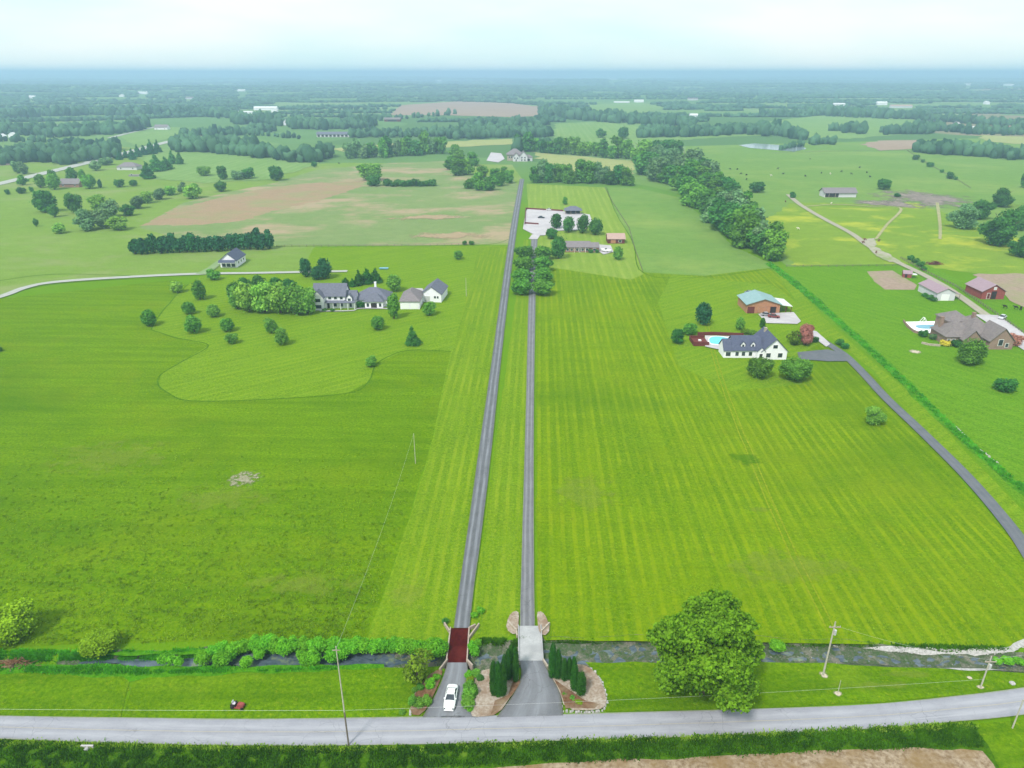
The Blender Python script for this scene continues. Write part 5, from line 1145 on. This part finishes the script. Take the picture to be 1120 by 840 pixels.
# ------------------------------------------------------------------ car
def car():
    p = G(493.3, 766.5); o = empty('parked_car', (p.x, p.y, .22), R(-4), 'white sedan stopped on the asphalt apron beside the hedge', 'car')
    pm, nt, out = newmat('white_car_paint'); finish(nt, out, mixc(nt, noise_n(nt, nt.nodes.new('ShaderNodeTexCoord').outputs['Object'], 3), (.78,.8,.8), (.84,.85,.85)), .25, spec=.5)
    # sections along y (nose at -y): y, half width at belt, half width at top, z bottom, z belt, z top
    S = [(-2.35,.55,.45,.35,.55,.62),(-2.2,.80,.62,.25,.62,.72),(-1.6,.89,.74,.2,.70,.86),(-1.0,.90,.76,.2,.76,.92),(-.3,.90,.80,.2,.82,.98),(.6,.90,.80,.2,.84,1.0),(1.3,.89,.78,.2,.84,1.0),(1.9,.88,.74,.22,.80,.97),(2.25,.80,.64,.28,.72,.90),(2.38,.62,.5,.38,.62,.78)]
    V = []
    for y, w, wt_, zb, zm, zt in S:
        V += [(-w*.93,y,zb),(-w,y,(zb+zm)/2),(-w,y,zm),(-wt_,y,zt),(-wt_*.4,y,zt+.03),(wt_*.4,y,zt+.03),(wt_,y,zt),(w,y,zm),(w,y,(zb+zm)/2),(w*.93,y,zb)]
    n = 10; Fc = [(i*n+j, i*n+(j+1)%n, (i+1)*n+(j+1)%n, (i+1)*n+j) for i in range(len(S)-1) for j in range(n)] + [tuple(range(n))[::-1], tuple(range((len(S)-1)*n, len(S)*n))]
    MB().add(V, Fc).build('body', pm, o, smooth=True)
    # cabin glass and roof
    a = [(-.78,-.95,.93),(.78,-.95,.93),(.80,1.55,.99),(-.80,1.55,.99)]; t = [(-.6,-.15,1.40),(.6,-.15,1.40),(.6,.95,1.42),(-.6,.95,1.42)]
    MB().add([a[0],a[1],t[1],t[0],tuple(x*.98 for x in a[0][:2])+(.85,),tuple(x*.98 for x in a[1][:2])+(.85,)], [(0,1,2,3)]).build('windscreen', M['glass'], o)
    MB().add([a[3],a[2],t[2],t[3]], [(0,1,2,3)]).build('rear_window', M['glass'], o)
    for k, s in (((0,3),-1), ((1,2),1)): MB().add([a[k[0]],a[k[1]],t[k[1]],t[k[0]]], [(0,1,2,3)]).build('side_window', M['glass'], o)
    MB().add([(-.62,-.2,1.395),(.62,-.2,1.395),(.62,1.0,1.415),(-.62,1.0,1.415),(-.52,-.08,1.45),(.52,-.08,1.45),(.52,.9,1.46),(-.52,.9,1.46)], [(0,1,2,3),(4,5,6,7),(0,1,5,4),(1,2,6,5),(2,3,7,6),(3,0,4,7)]).build('roof', pm, o, smooth=True)
    for s in (-1, 1):
        m = MB()
        for k in (0, 1): A = a[k*3 if s < 0 else (1 if k == 0 else 2)]; T = t[k*3 if s < 0 else (1 if k == 0 else 2)]; m.tube(A, T, .05, .05, 6)
        m.tube((s*.70,.35,.97), (s*.60,.35,1.41), .04, .04, 6); m.build('pillar', pm, o)
        MB().box(s*.9-.09, s*.9+.09, -.75, -.55, .93, 1.06).build('mirror', pm, o, bevel=.02)
        MB().box(s*.6-.14, s*.6+.14, -2.34, -2.16, .56, .70).build('headlight', M['glass'], o, bevel=.03)
        MB().box(s*.6-.14, s*.6+.14, 2.24, 2.38, .66, .8).build('tail_light', M['red'], o, bevel=.03)
        for y in (-1.45, 1.45):
            w = MB().tube((s*.74,y,.32), (s*.93,y,.32), .33, .33, 18).build('wheel', M['dark'], o)
            MB().tube((s*.93,y,.32), (s*.945,y,.32), .2, .18, 14).build('rim', M['metal'], w)
    MB().box(-.75, .75, -2.42, -2.3, .3, .42).build('bumper', pm, o, bevel=.03)
car()
def mower():
    p = G(260, 774); o = empty('riding_mower', (p.x, p.y, .16), R(80), 'red and black riding mower parked on the roadside lawn', 'riding mower')
    MB().box(-.55,.55,-.75,.35,.18,.34).build('cutting_deck', M['red'], o, bevel=.06)
    MB().prism([(-1.15,.3),(-1.15,.72),(-.9,.86),(-.2,.9),(-.15,.3)], 'x', -.32, .32).build('hood', M['red'], o, bevel=.05)
    MB().prism([(.1,.3),(.1,.6),(.3,.68),(.95,.66),(1.0,.3)], 'x', -.42, .42).build('rear_fender', M['dark'], o, bevel=.04)
    s = MB().box(-.27,.27,.2,.66,.7,.8); s.box(-.25,.25,.6,.72,.8,1.2); s.build('seat', M['cream'], o, bevel=.04)
    MB().tube((0,-.2,.85),(0,.02,1.15),.03,.03,6).tube((0,.0,1.14),(0,.05,1.2),.2,.2,12).build('steering_wheel', M['dark'], o)
    for x, y, r in ((-.42,-.95,.2),(.42,-.95,.2),(-.5,.6,.28),(.5,.6,.28)): MB().tube((x-.1,y,r),(x+.1,y,r),r,r,14).build('wheel', M['dark'], o)
mower()
# ------------------------------------------------------------------ poles and wires
def pole(u, v, vt, label, r=.16, arm=True, mat='wood_pole', lean=0, cat='utility pole', group=None):
    p = G(u, v); h = hgt(u, v, vt); o = empty('utility_pole', (p.x, p.y, 0), 0, label, cat, group)
    MB().tube((0,0,-.3), (lean,0,h), r, r*.65, 10).build('shaft', M[mat], o)
    if arm:
        MB().box(-.9, .9, -.24, -.13, h-1.0, h-.85).build('crossarm', M['timber'], o)
        for x in (-.8, 0, .8): MB().tube((x,-.18,h-.85),(x,-.18,h-.65),.05,.04,6).build('insulator', M['metal'], o)
        MB().tube((.32,0,h-2.6),(.32,0,h-1.7),.22,.22,12).build('transformer', M['metal'], o)
    return Vector((p.x, p.y, h))
# the tall front pole: dark butt below, pale upper shaft
pA = G(381.5, 816); hA = hgt(381.5, 816, 707); oA = empty('utility_pole', (pA.x, pA.y, 0), 0, 'tall thin utility pole at the near road edge, dark at its foot', 'utility pole')
MB().tube((0,0,-.3),(0,0,hA*.36),.13,.12,10).build('butt', M['pole_dark'], oA); MB().tube((0,0,hA*.36+.003),(0,0,hA),.11,.07,10).build('shaft', M['wood_pole'], oA)
MB().box(-.5,.5,-.17,-.09,hA-.6,hA-.5).build('crossarm', M['timber'], oA)
TA = Vector((pA.x, pA.y, hA))
TB = pole(900, 739, 680, 'utility pole on the lawn right of the big tree'); TC = pole(1072, 753, 718, 'utility pole near the stream at the right edge lawn', r=.13)
TD = pole(1107, 797, 765, 'short pale pole below the road at the right edge', r=.12, arm=False)
T1 = pole(454.5, 507, 474, 'thin pale pole standing in the hay field', r=.09, arm=False); T2 = pole(510, 324, 304, 'thin pale pole on the lawn left of the left driveway', r=.12, arm=False)
for u, v, vt, l in [(788/8,172,166,'thin pole beside the far left road'),(916,759,744,'thin guy stake post on the sandy patch below the utility pole')]:
    p = G(u, v); h = min(9, hgt(u, v, vt)); tag(MB().tube((0,0,-.2),(0,0,h),.06,.04,6).build('post', M['wood_pole'], loc=(p.x, p.y, 0)), l, 'post')
def wire(A, B, label, sag=1.0, r=.011):
    mb = MB(); P = []
    for i in range(25): t = i/24; p = A.lerp(B, t); P.append(Vector((p.x, p.y, p.z-sag*4*t*(1-t))))
    n = 4; d = (B-A).normalized(); q = d.to_track_quat('Z', 'Y'); V = [p+q @ Vector((math.cos(a*1.5708)*r, math.sin(a*1.5708)*r, 0)) for p in P for a in range(4)]
    mb.add(V, [(i*4+a, i*4+(a+1)%4, i*4+4+(a+1)%4, i*4+4+a) for i in range(24) for a in range(4)])
    return tag(mb.build('overhead_wire', M['metal']), label, 'wire')
def at(T, vt, u, v): return Vector((T.x, T.y, hgt(u, v, vt)))
L1 = at(TA, 777, 381.5, 816); R1 = at(TC, 743, 1072, 753)
wire(L1, R1, 'long overhead wire above the lawn from front pole to right pole', .6)
wire(G(-420,806)+Vector((0,0,7)), L1, 'overhead wire left of the tall front pole above the lawn', .5)
wire(TB+Vector((0,0,-.7)), TC+Vector((0,0,-.7)), 'overhead wire between the two utility poles on the right', .8)
wire(TA+Vector((0,0,-.4)), T1, 'overhead wire from the tall front pole to the field pole', 1.5, .012)
wire(TC+Vector((0,0,-.6)), G(1900,640)+Vector((0,0,9)), 'overhead wire leaving the frame at the right edge', .8)
# ------------------------------------------------------------------ pools and terraces
def pool(name, label, px, mat, deck, dlabel, dmat, curb=.35):
    sheet('pool_terrace', deck, M[dmat], jit=0, label=dlabel)
    P = [G(*p) for p in px]; c = sum(P, Vector())/len(P); P = [Vector((p.x-c.x, p.y-c.y)) for p in P]
    for _ in range(2):
        q = []
        for i, a in enumerate(P): b2 = P[(i+1) % len(P)]; q += [a*.75+b2*.25, a*.25+b2*.75]
        P = q
    o = empty(name, (c.x, c.y, .36), 0, label, 'swimming pool'); n = len(P)
    MB().add([(p.x, p.y, .16) for p in P], [tuple(range(n))]).build('water', M[mat], o)
    O = [p*(1+curb/p.length) for p in P]; m = MB()
    m.add([(p.x,p.y,.24) for p in P]+[(p.x,p.y,.24) for p in O]+[(p.x,p.y,.02) for p in P]+[(p.x,p.y,.02) for p in O],
          [(i,(i+1)%n,(i+1)%n+n,i+n) for i in range(n)]+[(i+n,(i+1)%n+n,(i+1)%n+3*n,i+3*n) for i in range(n)]+[(i,(i+1)%n,(i+1)%n+2*n,i+2*n) for i in range(n)]); m.build('coping', M['trim'], o)
pool('swimming_pool', 'turquoise kidney shaped pool beside the white house with dark roof', [(775,371),(782,369),(792,370),(801,373),(800,379),(790,378.5),(782,378),(776,377)], 'pool',
     [(771,368),(806,369),(806,385),(790,384),(771,380)], 'pale terrace round the turquoise pool', 'concrete')
pool('swimming_pool', 'rectangular blue pool on a white terrace beside the brick mansion', [(999,356.5),(1026,356.5),(1030,361),(1004,361.5)], 'poolb',
     [(990,353),(1040,352),(1040,364),(1010,366),(998,361)], 'white terrace beside the brick mansion', 'trim')
def walls(name, label, cat, px, h, t, mat, z0=-.1):
    P = [G(*p) for p in px]; m = MB()
    for a, b2 in zip(P[:-1], P[1:]):
        d = (b2-a).normalized(); n = Vector((-d.y, d.x, 0))*t/2; vs = [a-n-d*.05, a+n-d*.05, b2+n, b2-n]
        m.add([(p.x,p.y,z0) for p in vs]+[(p.x,p.y,h) for p in vs], [(0,1,2,3),(4,5,6,7),(0,1,5,4),(1,2,6,5),(2,3,7,6),(3,0,4,7)])
    return tag(m.build(name, M[mat]), label, cat)
walls('retaining_wall', 'dark red retaining wall behind the turquoise pool', 'wall', [(763,367),(780,366.5),(813,368)], 1.3, .3, 'redwood')
walls('retaining_wall', 'brick wall edging the mansion pool terrace', 'wall', [(988,352),(992,358),(1000,364),(1012,367)], .9, .4, 'brick_b')
walls('retaining_wall', 'low pale wall in front of the mansion patio', 'wall', [(1008,376),(1016,378),(1028,379)], .8, .4, 'stone')
walls('court_wall', 'dark red wall along the back and left of the pale court', 'wall', [(574,246),(575,229),(616,231.5)], 1.3, .4, 'redwood')
walls('court_wall', 'short low red wall inside the pale court', 'wall', [(574,245),(589,246)], 1.2, .5, 'redwood')
pd = G(765, 375); dk = empty('pool_deck', (pd.x, pd.y, .3), 0, 'dark red timber deck left of the turquoise pool', 'deck')
MB().box(-3.0,2.6,-3.5,3.5,-.3,.5).build('deck_floor', M['redwood'], dk)
for x0, x1, y0, y1 in ((-3.0,2.6,-3.5,-3.35),(-3.0,2.6,3.35,3.5),(-3.0,-2.85,-3.35,3.35)): MB().box(x0,x1,y0,y1,.51,1.3).build('railing', M['redwood'], dk)
st = MB().box(-.5,.5,-.4,.4,.51,.95).build('table', M['trim'], dk)
# A-frame slide on the terrace
pf = G(1009.5, 354); af = empty('garden_swing', (pf.x, pf.y, .3), 0, 'white A-shaped frame behind the mansion pool', 'garden swing')
for x0, x1 in ((-1.4,0),(1.4,0)):
    for y in (-.6,.6): MB().tube((x0,y,0),(x1,y,2.2),.09,.09,6).build('leg', M['trim'], af)
MB().tube((0,-.7,2.2),(0,.7,2.2),.09,.09,6).build('top_bar', M['trim'], af)
# parked things by the houses
def simple_vehicle(u, v, rz, label, col, name='parked_car', boat=False, z=.3):
    p = G(u, v); o = empty(name, (p.x, p.y, z), rz, label, 'boat' if boat else 'car')
    if boat:
        MB().add([(-.9,-2.6,.5),(.9,-2.6,.5),(1.1,0,.5),(.8,1.8,.6),(0,3,.75),(-.8,1.8,.6),(-1.1,0,.5),(-.6,-2.6,1.2),(.6,-2.6,1.2),(1.1,-2.6,1.3),(1.2,0,1.35),(.9,1.9,1.45),(0,3.3,1.6),(-.9,1.9,1.45),(-1.2,0,1.35),(-1.1,-2.6,1.3)],
                 [(0,1,2,3,4,5,6),(1,9,10,2),(2,10,11,3),(3,11,12,4),(4,12,13,5),(5,13,14,6),(6,14,15,0),(0,15,9,1),(15,14,13,12,11,10,9)]).build('hull', M['trim'], o)
        MB().prism([(-.2,1.45),(.9,1.45),(.6,1.9),(0,1.95)], 'x', -.7, .7).build('windscreen', M['glass'], o)
        MB().box(-.1,.1,-3.2,2.6,.3,.42).build('trailer', M['dark'], o)
        for s in (-1,1): MB().tube((s*.95,-.8,.3),(s*1.15,-.8,.3),.3,.3,12).build('wheel', M['dark'], o)
        return
    mt = rough_mat(label.split()[0]+'_paint', col, tuple(c*1.1 for c in col), 3, rough=.3, spec=.5)
    MB().prism([(-2.3,.3),(-2.35,.7),(-1.2,.85),(2.1,.95),(2.3,.75),(2.25,.3)], 'x', -.88, .88).build('body', mt, o, bevel=.07)
    MB().prism([(-1.1,.87),(-.45,1.42),(1.0,1.45),(1.7,.95)], 'x', -.72, .72).build('window_band', M['glass'], o, bevel=.03)
    MB().box(-.66,.66,-.4,.95,1.452,1.5).build('roof', mt, o)
    for s in (-1,1):
        for y in (-1.45,1.45): MB().tube((s*.74,y,.32),(s*.92,y,.32),.33,.33,12).build('wheel', M['dark'], o)
simple_vehicle(663,276,R(70),'white boat on its trailer beside the brick ranch', None, 'boat', True)
simple_vehicle(838,346,R(85),'grey car parked before the brick workshop', (.3,.3,.33)); simple_vehicle(846,348,R(75),'dark red car parked right of the grey one at the workshop', (.2,.04,.04)); simple_vehicle(592,239,R(80),'dark car parked on the pale court', (.04,.05,.07)); simple_vehicle(1096,349,R(-50),'pale car parked beside the brick mansion', (.55,.55,.6))
simple_vehicle(601,230.5,R(88),'white car parked behind the court wall', (.7,.7,.7)); simple_vehicle(820,322,R(88),'dark grey truck parked behind the teal workshop roof', (.12,.13,.15))
# brush pile and rusty scrap heap, small stones
def heap(name, label, cat, u, v, w, d, h, mat, n, lng, seed):
    rr = random.Random(seed); p = G(u, v); m = MB()
    for i in range(n):
        x = rr.gauss(0, w/4); y = rr.gauss(0, d/4); z = max(0.05, h*(1-(x/(w/2))**2-(y/(d/2))**2))*rr.random(); a = rr.uniform(-.6,.6)+(0 if rr.random() < .7 else 1.5); L = lng*rr.uniform(.4,1)
        m.tube((x-math.cos(a)*L, y-math.sin(a)*L, z+rr.uniform(0,.25)), (x+math.cos(a)*L, y+math.sin(a)*L, z+rr.uniform(-.1,.3)), rr.uniform(.05,.14), .04, 5)
    return tag(m.build(name, M[mat], loc=(p.x, p.y, float(gz(p.x, p.y))+.05)), label, cat)
heap('brush_pile', 'heap of dead brown logs and branches at the left edge stream', 'brush pile', 15, 727, 6.5, 1.6, .7, 'mulch', 70, 1.2, 2)
heap('scrap_heap', 'rusty red heap in the buttercup meadow', 'scrap heap', 1021, 289, 9, 4, 1.6, 'redwood', 90, 1.8, 4)
def rock(u, v, s, label, cat='rock'):
    import bmesh
    bm = bmesh.new(); bmesh.ops.create_icosphere(bm, subdivisions=2, radius=s)
    for q in bm.verts: q.co *= 1+.25*mnoise.noise(q.co*2.3/s+Vector((u, v, 0))); q.co.z *= .7
    m = bpy.data.meshes.new('boulder'); bm.to_mesh(m); bm.free(); m.materials.append(M['rock']); p = G(u, v); tag(link('boulder', m, loc=(p.x, p.y, s*.3)), label, cat)
rock(1107, 748, .45, 'small white boulder on the lawn near the right edge')
# culvert at the left
pc = G(95.5, 819); cu = empty('culvert', (pc.x, pc.y, 0), 0, 'small pale concrete culvert end below the road at left', 'culvert')
MB().box(-.9,.9,0,.25,-.3,.55).build('headwall', M['concrete'], cu); MB().tube((0,-.5,.1),(0,.1,.1),.33,.33,14).build('pipe', M['concrete_deck'], cu)
# small utility box on the lawn by the farmhouse
pb = G(420, 294.5); tag(MB().box(-2.2,2.2,-.8,.8,0,.5).build('trampoline', M['poolb'], loc=(pb.x, pb.y, .3)), 'small blue covered frame on the lawn behind the farmhouse', 'garden frame')

# ------------------------------------------------------------------ fences
def fence(name, label, px, step=3.0, h=1.3, mat='timber', rails=2, maxp=95):
    P = [G(*p) for p in px]; o = empty(name, P[0], 0, label, 'fence'); base = P[0].copy(); rail = MB(); pts = []
    for a, b2 in zip(P[:-1], P[1:]):
        n = max(1, int((b2-a).length/step))
        for i in range(n): pts.append(a.lerp(b2, i/n)-base)
        for k in range(rails):
            z = h*(.45+.45*k/(max(1, rails-1))); rail.tube(a-base+Vector((0,0,z)), b2-base+Vector((0,0,z)), .05, .05, 4)
    rail.build('rails', M[mat], o)
    pm_ = MB().box(-.09,.09,-.09,.09,-.3,h).build('post', M[mat], o); pm_.location = pts[0]
    for q in pts[1:maxp]:
        c = pm_.copy(); COL.objects.link(c); c.parent = o; c.location = q
fence('board_fence', 'dark board fence running diagonally between mansion and red barn', [(985,283),(1010,297),(1045,314),(1080,338),(1120,366),(1150,388)], 2.2, 1.3, 'pole_dark', 3)
fence('wire_fence', 'dark fence line along the top of the cattle pasture', [(845,168),(900,166),(980,165),(1060,166),(1130,174)], 5, 1.4, 'pole_dark')
fence('wire_fence', 'diagonal fence across the cattle pasture at right', [(992,165),(1017,181),(1050,199),(1062,207)], 4, 1.4, 'pole_dark')
fence('wire_fence', 'thin fence line behind the farmhouse lawn', [(303,270),(400,269.5),(525,268)], 4, 1.2, 'pole_dark')
fence('wire_fence', 'thin fence along the buttercup meadow', [(860,292),(915,292),(985,291)], 4, 1.2, 'pole_dark')
fence('wire_fence', 'thin fence line beside the lawn behind the ranch', [(662,206),(670,222),(688,250),(694,272),(703,298)], 4, 1.2, 'pole_dark')
# ------------------------------------------------------------------ cattle
def cow_body():
    import bmesh
    m = bpy.data.meshes.new('cattle'); # skeleton grown with a skin modifier, then frozen
    J = [(0,0,1.05),(.55,0,1.1),(.95,0,1.3),(1.25,0,1.28),(1.55,0,1.08),(-.6,0,1.1),(-.72,0,.7),(.5,.22,.8),(.5,.24,.4),(.52,.24,.02),(.5,-.22,.8),(.5,-.24,.4),(.52,-.24,.02),(-.55,.24,.85),(-.68,.26,.5),(-.6,.26,.02),(-.55,-.24,.85),(-.68,-.26,.5),(-.6,-.26,.02)]
    Ed = [(0,1),(1,2),(2,3),(3,4),(0,5),(5,6),(1,7),(7,8),(8,9),(1,10),(10,11),(11,12),(5,13),(13,14),(14,15),(5,16),(16,17),(17,18)]
    Rr = [.38,.36,.2,.15,.1,.34,.04,.16,.09,.07,.16,.09,.07,.2,.1,.07,.2,.1,.07]
    m.from_pydata(J, Ed, []); o = link('cattle', m); md = o.modifiers.new('s', 'SKIN'); sk = m.skin_vertices[0].data
    for i, r in enumerate(Rr): sk[i].radius = (r, r)
    sk[0].use_root = True; o.modifiers.new('ss', 'SUBSURF').levels = 1
    dg = bpy.context.evaluated_depsgraph_get(); dg.update(); me = bpy.data.meshes.new_from_object(o.evaluated_get(dg)); bpy.data.objects.remove(o); me.name = 'cow'; return me
cb = cow_body()
def cowmat(nm, c): m = rough_mat(nm, c, tuple(x*1.3 for x in c), 3); me = cb.copy(); me.materials.clear(); me.materials.append(m); return me
CB, CR, CW = cowmat('black_hide', (.015,.013,.012)), cowmat('brown_hide', (.14,.06,.035)), cowmat('pale_hide', (.55,.5,.42))
ear = MB().add([(1.3,.1,1.35),(1.25,.32,1.38),(1.35,.2,1.45),(1.3,-.1,1.35),(1.25,-.32,1.38),(1.35,-.2,1.45)], [(0,1,2),(3,5,4)])
cows = [(42,497),(65,520),(163,530),(233,516),(320,510),(365,520),(400,492),(432,514),(446,533),(272,520),(183,455),(14,528)]
cows = [(840+a/4, 60+b/4) for a, b in cows] + [(560+a/4, 60+b/4) for a, b in [(880,548),(905,498),(955,500),(1000,520),(1025,545),(1025,525),(955,548),(985,500)]]
for i, (u, v) in enumerate(sorted(cows)):
    pale = i in (8, 14); p = G(u, v+1); o = link('cow', CW if pale else CB, loc=(p.x, p.y, .1)); o.rotation_euler = (0, 0, rnd.uniform(0, 6.28)); o.scale = (1.15,)*3
    tag(o, '%s cow from the left in the herd grazing the far pasture' % (('pale '+ordw(i+1)) if pale else ('dark '+ordw(i+1))), 'cow', 'cattle grazing the right pasture')
for u, v, me, l in [(1111,338,CB,'black cow standing left of another below the red barn'),(1116,339,CB,'black cow nearest the right edge below the red barn'),(1099,337,CB,'black cow lying alone just below the red barn'),
                    (859,221,CR,'brown cow left of the cattle barn beside the dirt track'),(946,263,CR,'upper brown cow on the gravel widening'),(944,266,CR,'lower brown cow on the gravel widening'),(958,277,CR,'reddish cow lying on the dirt track'),
                    (873,251,CW,'pale cow in the buttercup meadow'),(909,223,CW,'white cow beside the cattle barn path'),(961,264,CR,'brown cow right of the gravel widening'),(371,179,CB,'dark cow on the crest of the stubble field')]:
    p = G(u, v+.5); o = link('cow', me, loc=(p.x, p.y, .1)); o.rotation_euler = (0, 0, rnd.uniform(0, 6.28)); tag(o, l, 'cow')

# ------------------------------------------------------------------ tall grass (stuff)
def tufts(name, label, area, n, hgt_, mat, seed, wdt=.5, fade=1.0):
    rs = np.random.RandomState(seed); P = [G(*p) for p in area]
    # area = list of quads strips: upper edge pts then lower edge pts (same count)
    k = len(P)//2; U, Lw = P[:k], P[k:]
    cx = []; 
    t = rs.rand(n)*(k-1); i = t.astype(int); f = (t-i)[:,None]; s = (rs.rand(n)**fade)[:,None]
    Ua = np.array([p[:2] for p in U]); La = np.array([p[:2] for p in Lw])
    a = Ua[i]*(1-f)+Ua[i+1]*f; b = La[i]*(1-f)+La[i+1]*f; c = a*(1-s)+b*s
    keep = np.array([mnoise.noise(Vector((q[0]*.5, q[1]*.8, seed)))+.5*mnoise.noise(Vector((q[0]*1.6, q[1]*1.6, seed))) > -.12 for q in c]); c = c[keep]; n = len(c)
    m = 5; C = np.repeat(c, m, 0)+rs.normal(size=(n*m, 2))*.22; ang = rs.rand(n*m)*6.28; hh = hgt_*(.5+.8*rs.rand(n*m)); w = .07*(.6+rs.rand(n*m))*wdt/.5
    dx, dy = np.cos(ang), np.sin(ang); z = gz(C[:,0], C[:,1]); lx, ly = rs.normal(size=(2, n*m))*.16
    V = np.stack([np.stack([C[:,0]-dx*w, C[:,1]-dy*w, z], -1), np.stack([C[:,0]+dx*w, C[:,1]+dy*w, z], -1), np.stack([C[:,0]+lx+dx*w*.6, C[:,1]+ly+dy*w*.6, z+hh], -1), np.stack([C[:,0]+lx-dx*w*.6, C[:,1]+ly-dy*w*.6, z+hh], -1)], 1).reshape(-1, 3)
    return tag(mesh_np(name, V, np.arange(len(V)).reshape(-1, 4), mat), label, 'grass', kind='stuff')
mg = leafm('tall_grass_dark', (.018,.07,.002), (.055,.15,.004), .3, 0, .3); mgd = leafm('ditch_weeds', (.03,.17,.006), (.08,.3,.015), .3, 0, .2); mg2 = leafm('tall_grass_light', (.1,.2,.01), (.22,.34,.03), .3, 0)
tufts('tall_grass', 'dark tall grass on the verge below the road', [(-20,812),(200,818),(400,820),(620,812),(800,806),(950,798),(1065,794),(-20,850),(200,850),(400,842),(620,834),(800,826),(950,820),(1075,816)], 20000, .5, mg, 1)
tufts('tall_grass', 'lighter seeding grass tips at the verge edge', [(-20,811),(200,817),(400,819),(620,811.5),(800,805),(950,797),(1065,793),(-20,815),(200,821),(400,823),(620,815),(800,809),(950,801),(1070,798)], 2500, .5, mg2, 2)
tufts('tall_grass', 'dark tall grass on the upper stream bank', [(-20,712),(110,714),(200,712),(330,704),(484,704),(-20,720),(110,719),(200,717),(330,709),(484,709)], 7000, .45, mgd, 3)
tufts('tall_grass', 'dark tall grass on the lower stream bank', [(-20,724),(110,725),(200,729),(320,727),(420,726),(-20,734),(110,738),(200,736),(320,733),(420,730)], 6000, .4, mgd, 4)
tufts('tall_grass', 'green grass along the right stream bank', [(520,700),(565,700),(596,700),(720,702),(900,703),(1110,709),(520,704),(565,704),(596,704),(720,706),(900,706),(1110,712)], 4000, .35, mg, 5)
tufts('tall_grass', 'weeds in the ditch on the right', [(842,286),(880,315),(915,347),(960,387),(1005,429),(1050,473),(1090,508),(1140,548),(838,289),(875,319),(911,350),(956,391),(1001,434),(1047,478),(1087,513),(1137,553)], 3500, .45, mgd, 6, 1.2)

mw = leafm('weed_tufts', (.06,.15,.002), (.14,.22,.008), .3, 0, .1)
tufts('weed_tufts', 'loose weedy tufts across the near hay field', [(-60,470),(120,470),(300,470),(470,470),(-60,704),(120,704),(300,700),(398,700)], 9000, .2, mw, 11, .7, .4)
tufts('weed_tufts', 'loose weedy tufts in the lower right field', [(590,560),(760,560),(900,560),(1080,560),(600,699),(780,701),(950,704),(1120,704)], 2500, .12, mw, 12, .7, .4)
tufts('weed_tufts', 'loose weedy tufts on the roadside lawns', [(-20,740),(150,745),(300,741),(440,738),(-20,778),(150,783),(300,785),(440,783)], 1200, .1, mw, 13, .7)
# ------------------------------------------------------------------ haze
hz = MB().box(-40000, 40000, -2000, 40000, -60, 116).build('haze', M['trim']); tag(hz, kind='stuff', label='pale blue haze over the far land')
hm = bpy.data.materials.new('haze_air'); hm.use_nodes = True; nt = hm.node_tree; nt.nodes.clear(); ho = nt.nodes.new('ShaderNodeOutputMaterial')
pv = nt.nodes.new('ShaderNodeVolumePrincipled'); pv.inputs['Color'].default_value = (.50, .71, 1.0, 1); pv.inputs['Density'].default_value = .00027; pv.inputs['Anisotropy'].default_value = 0.2
nt.links.new(pv.outputs[0], ho.inputs['Volume']); hz.data.materials.clear(); hz.data.materials.append(hm)
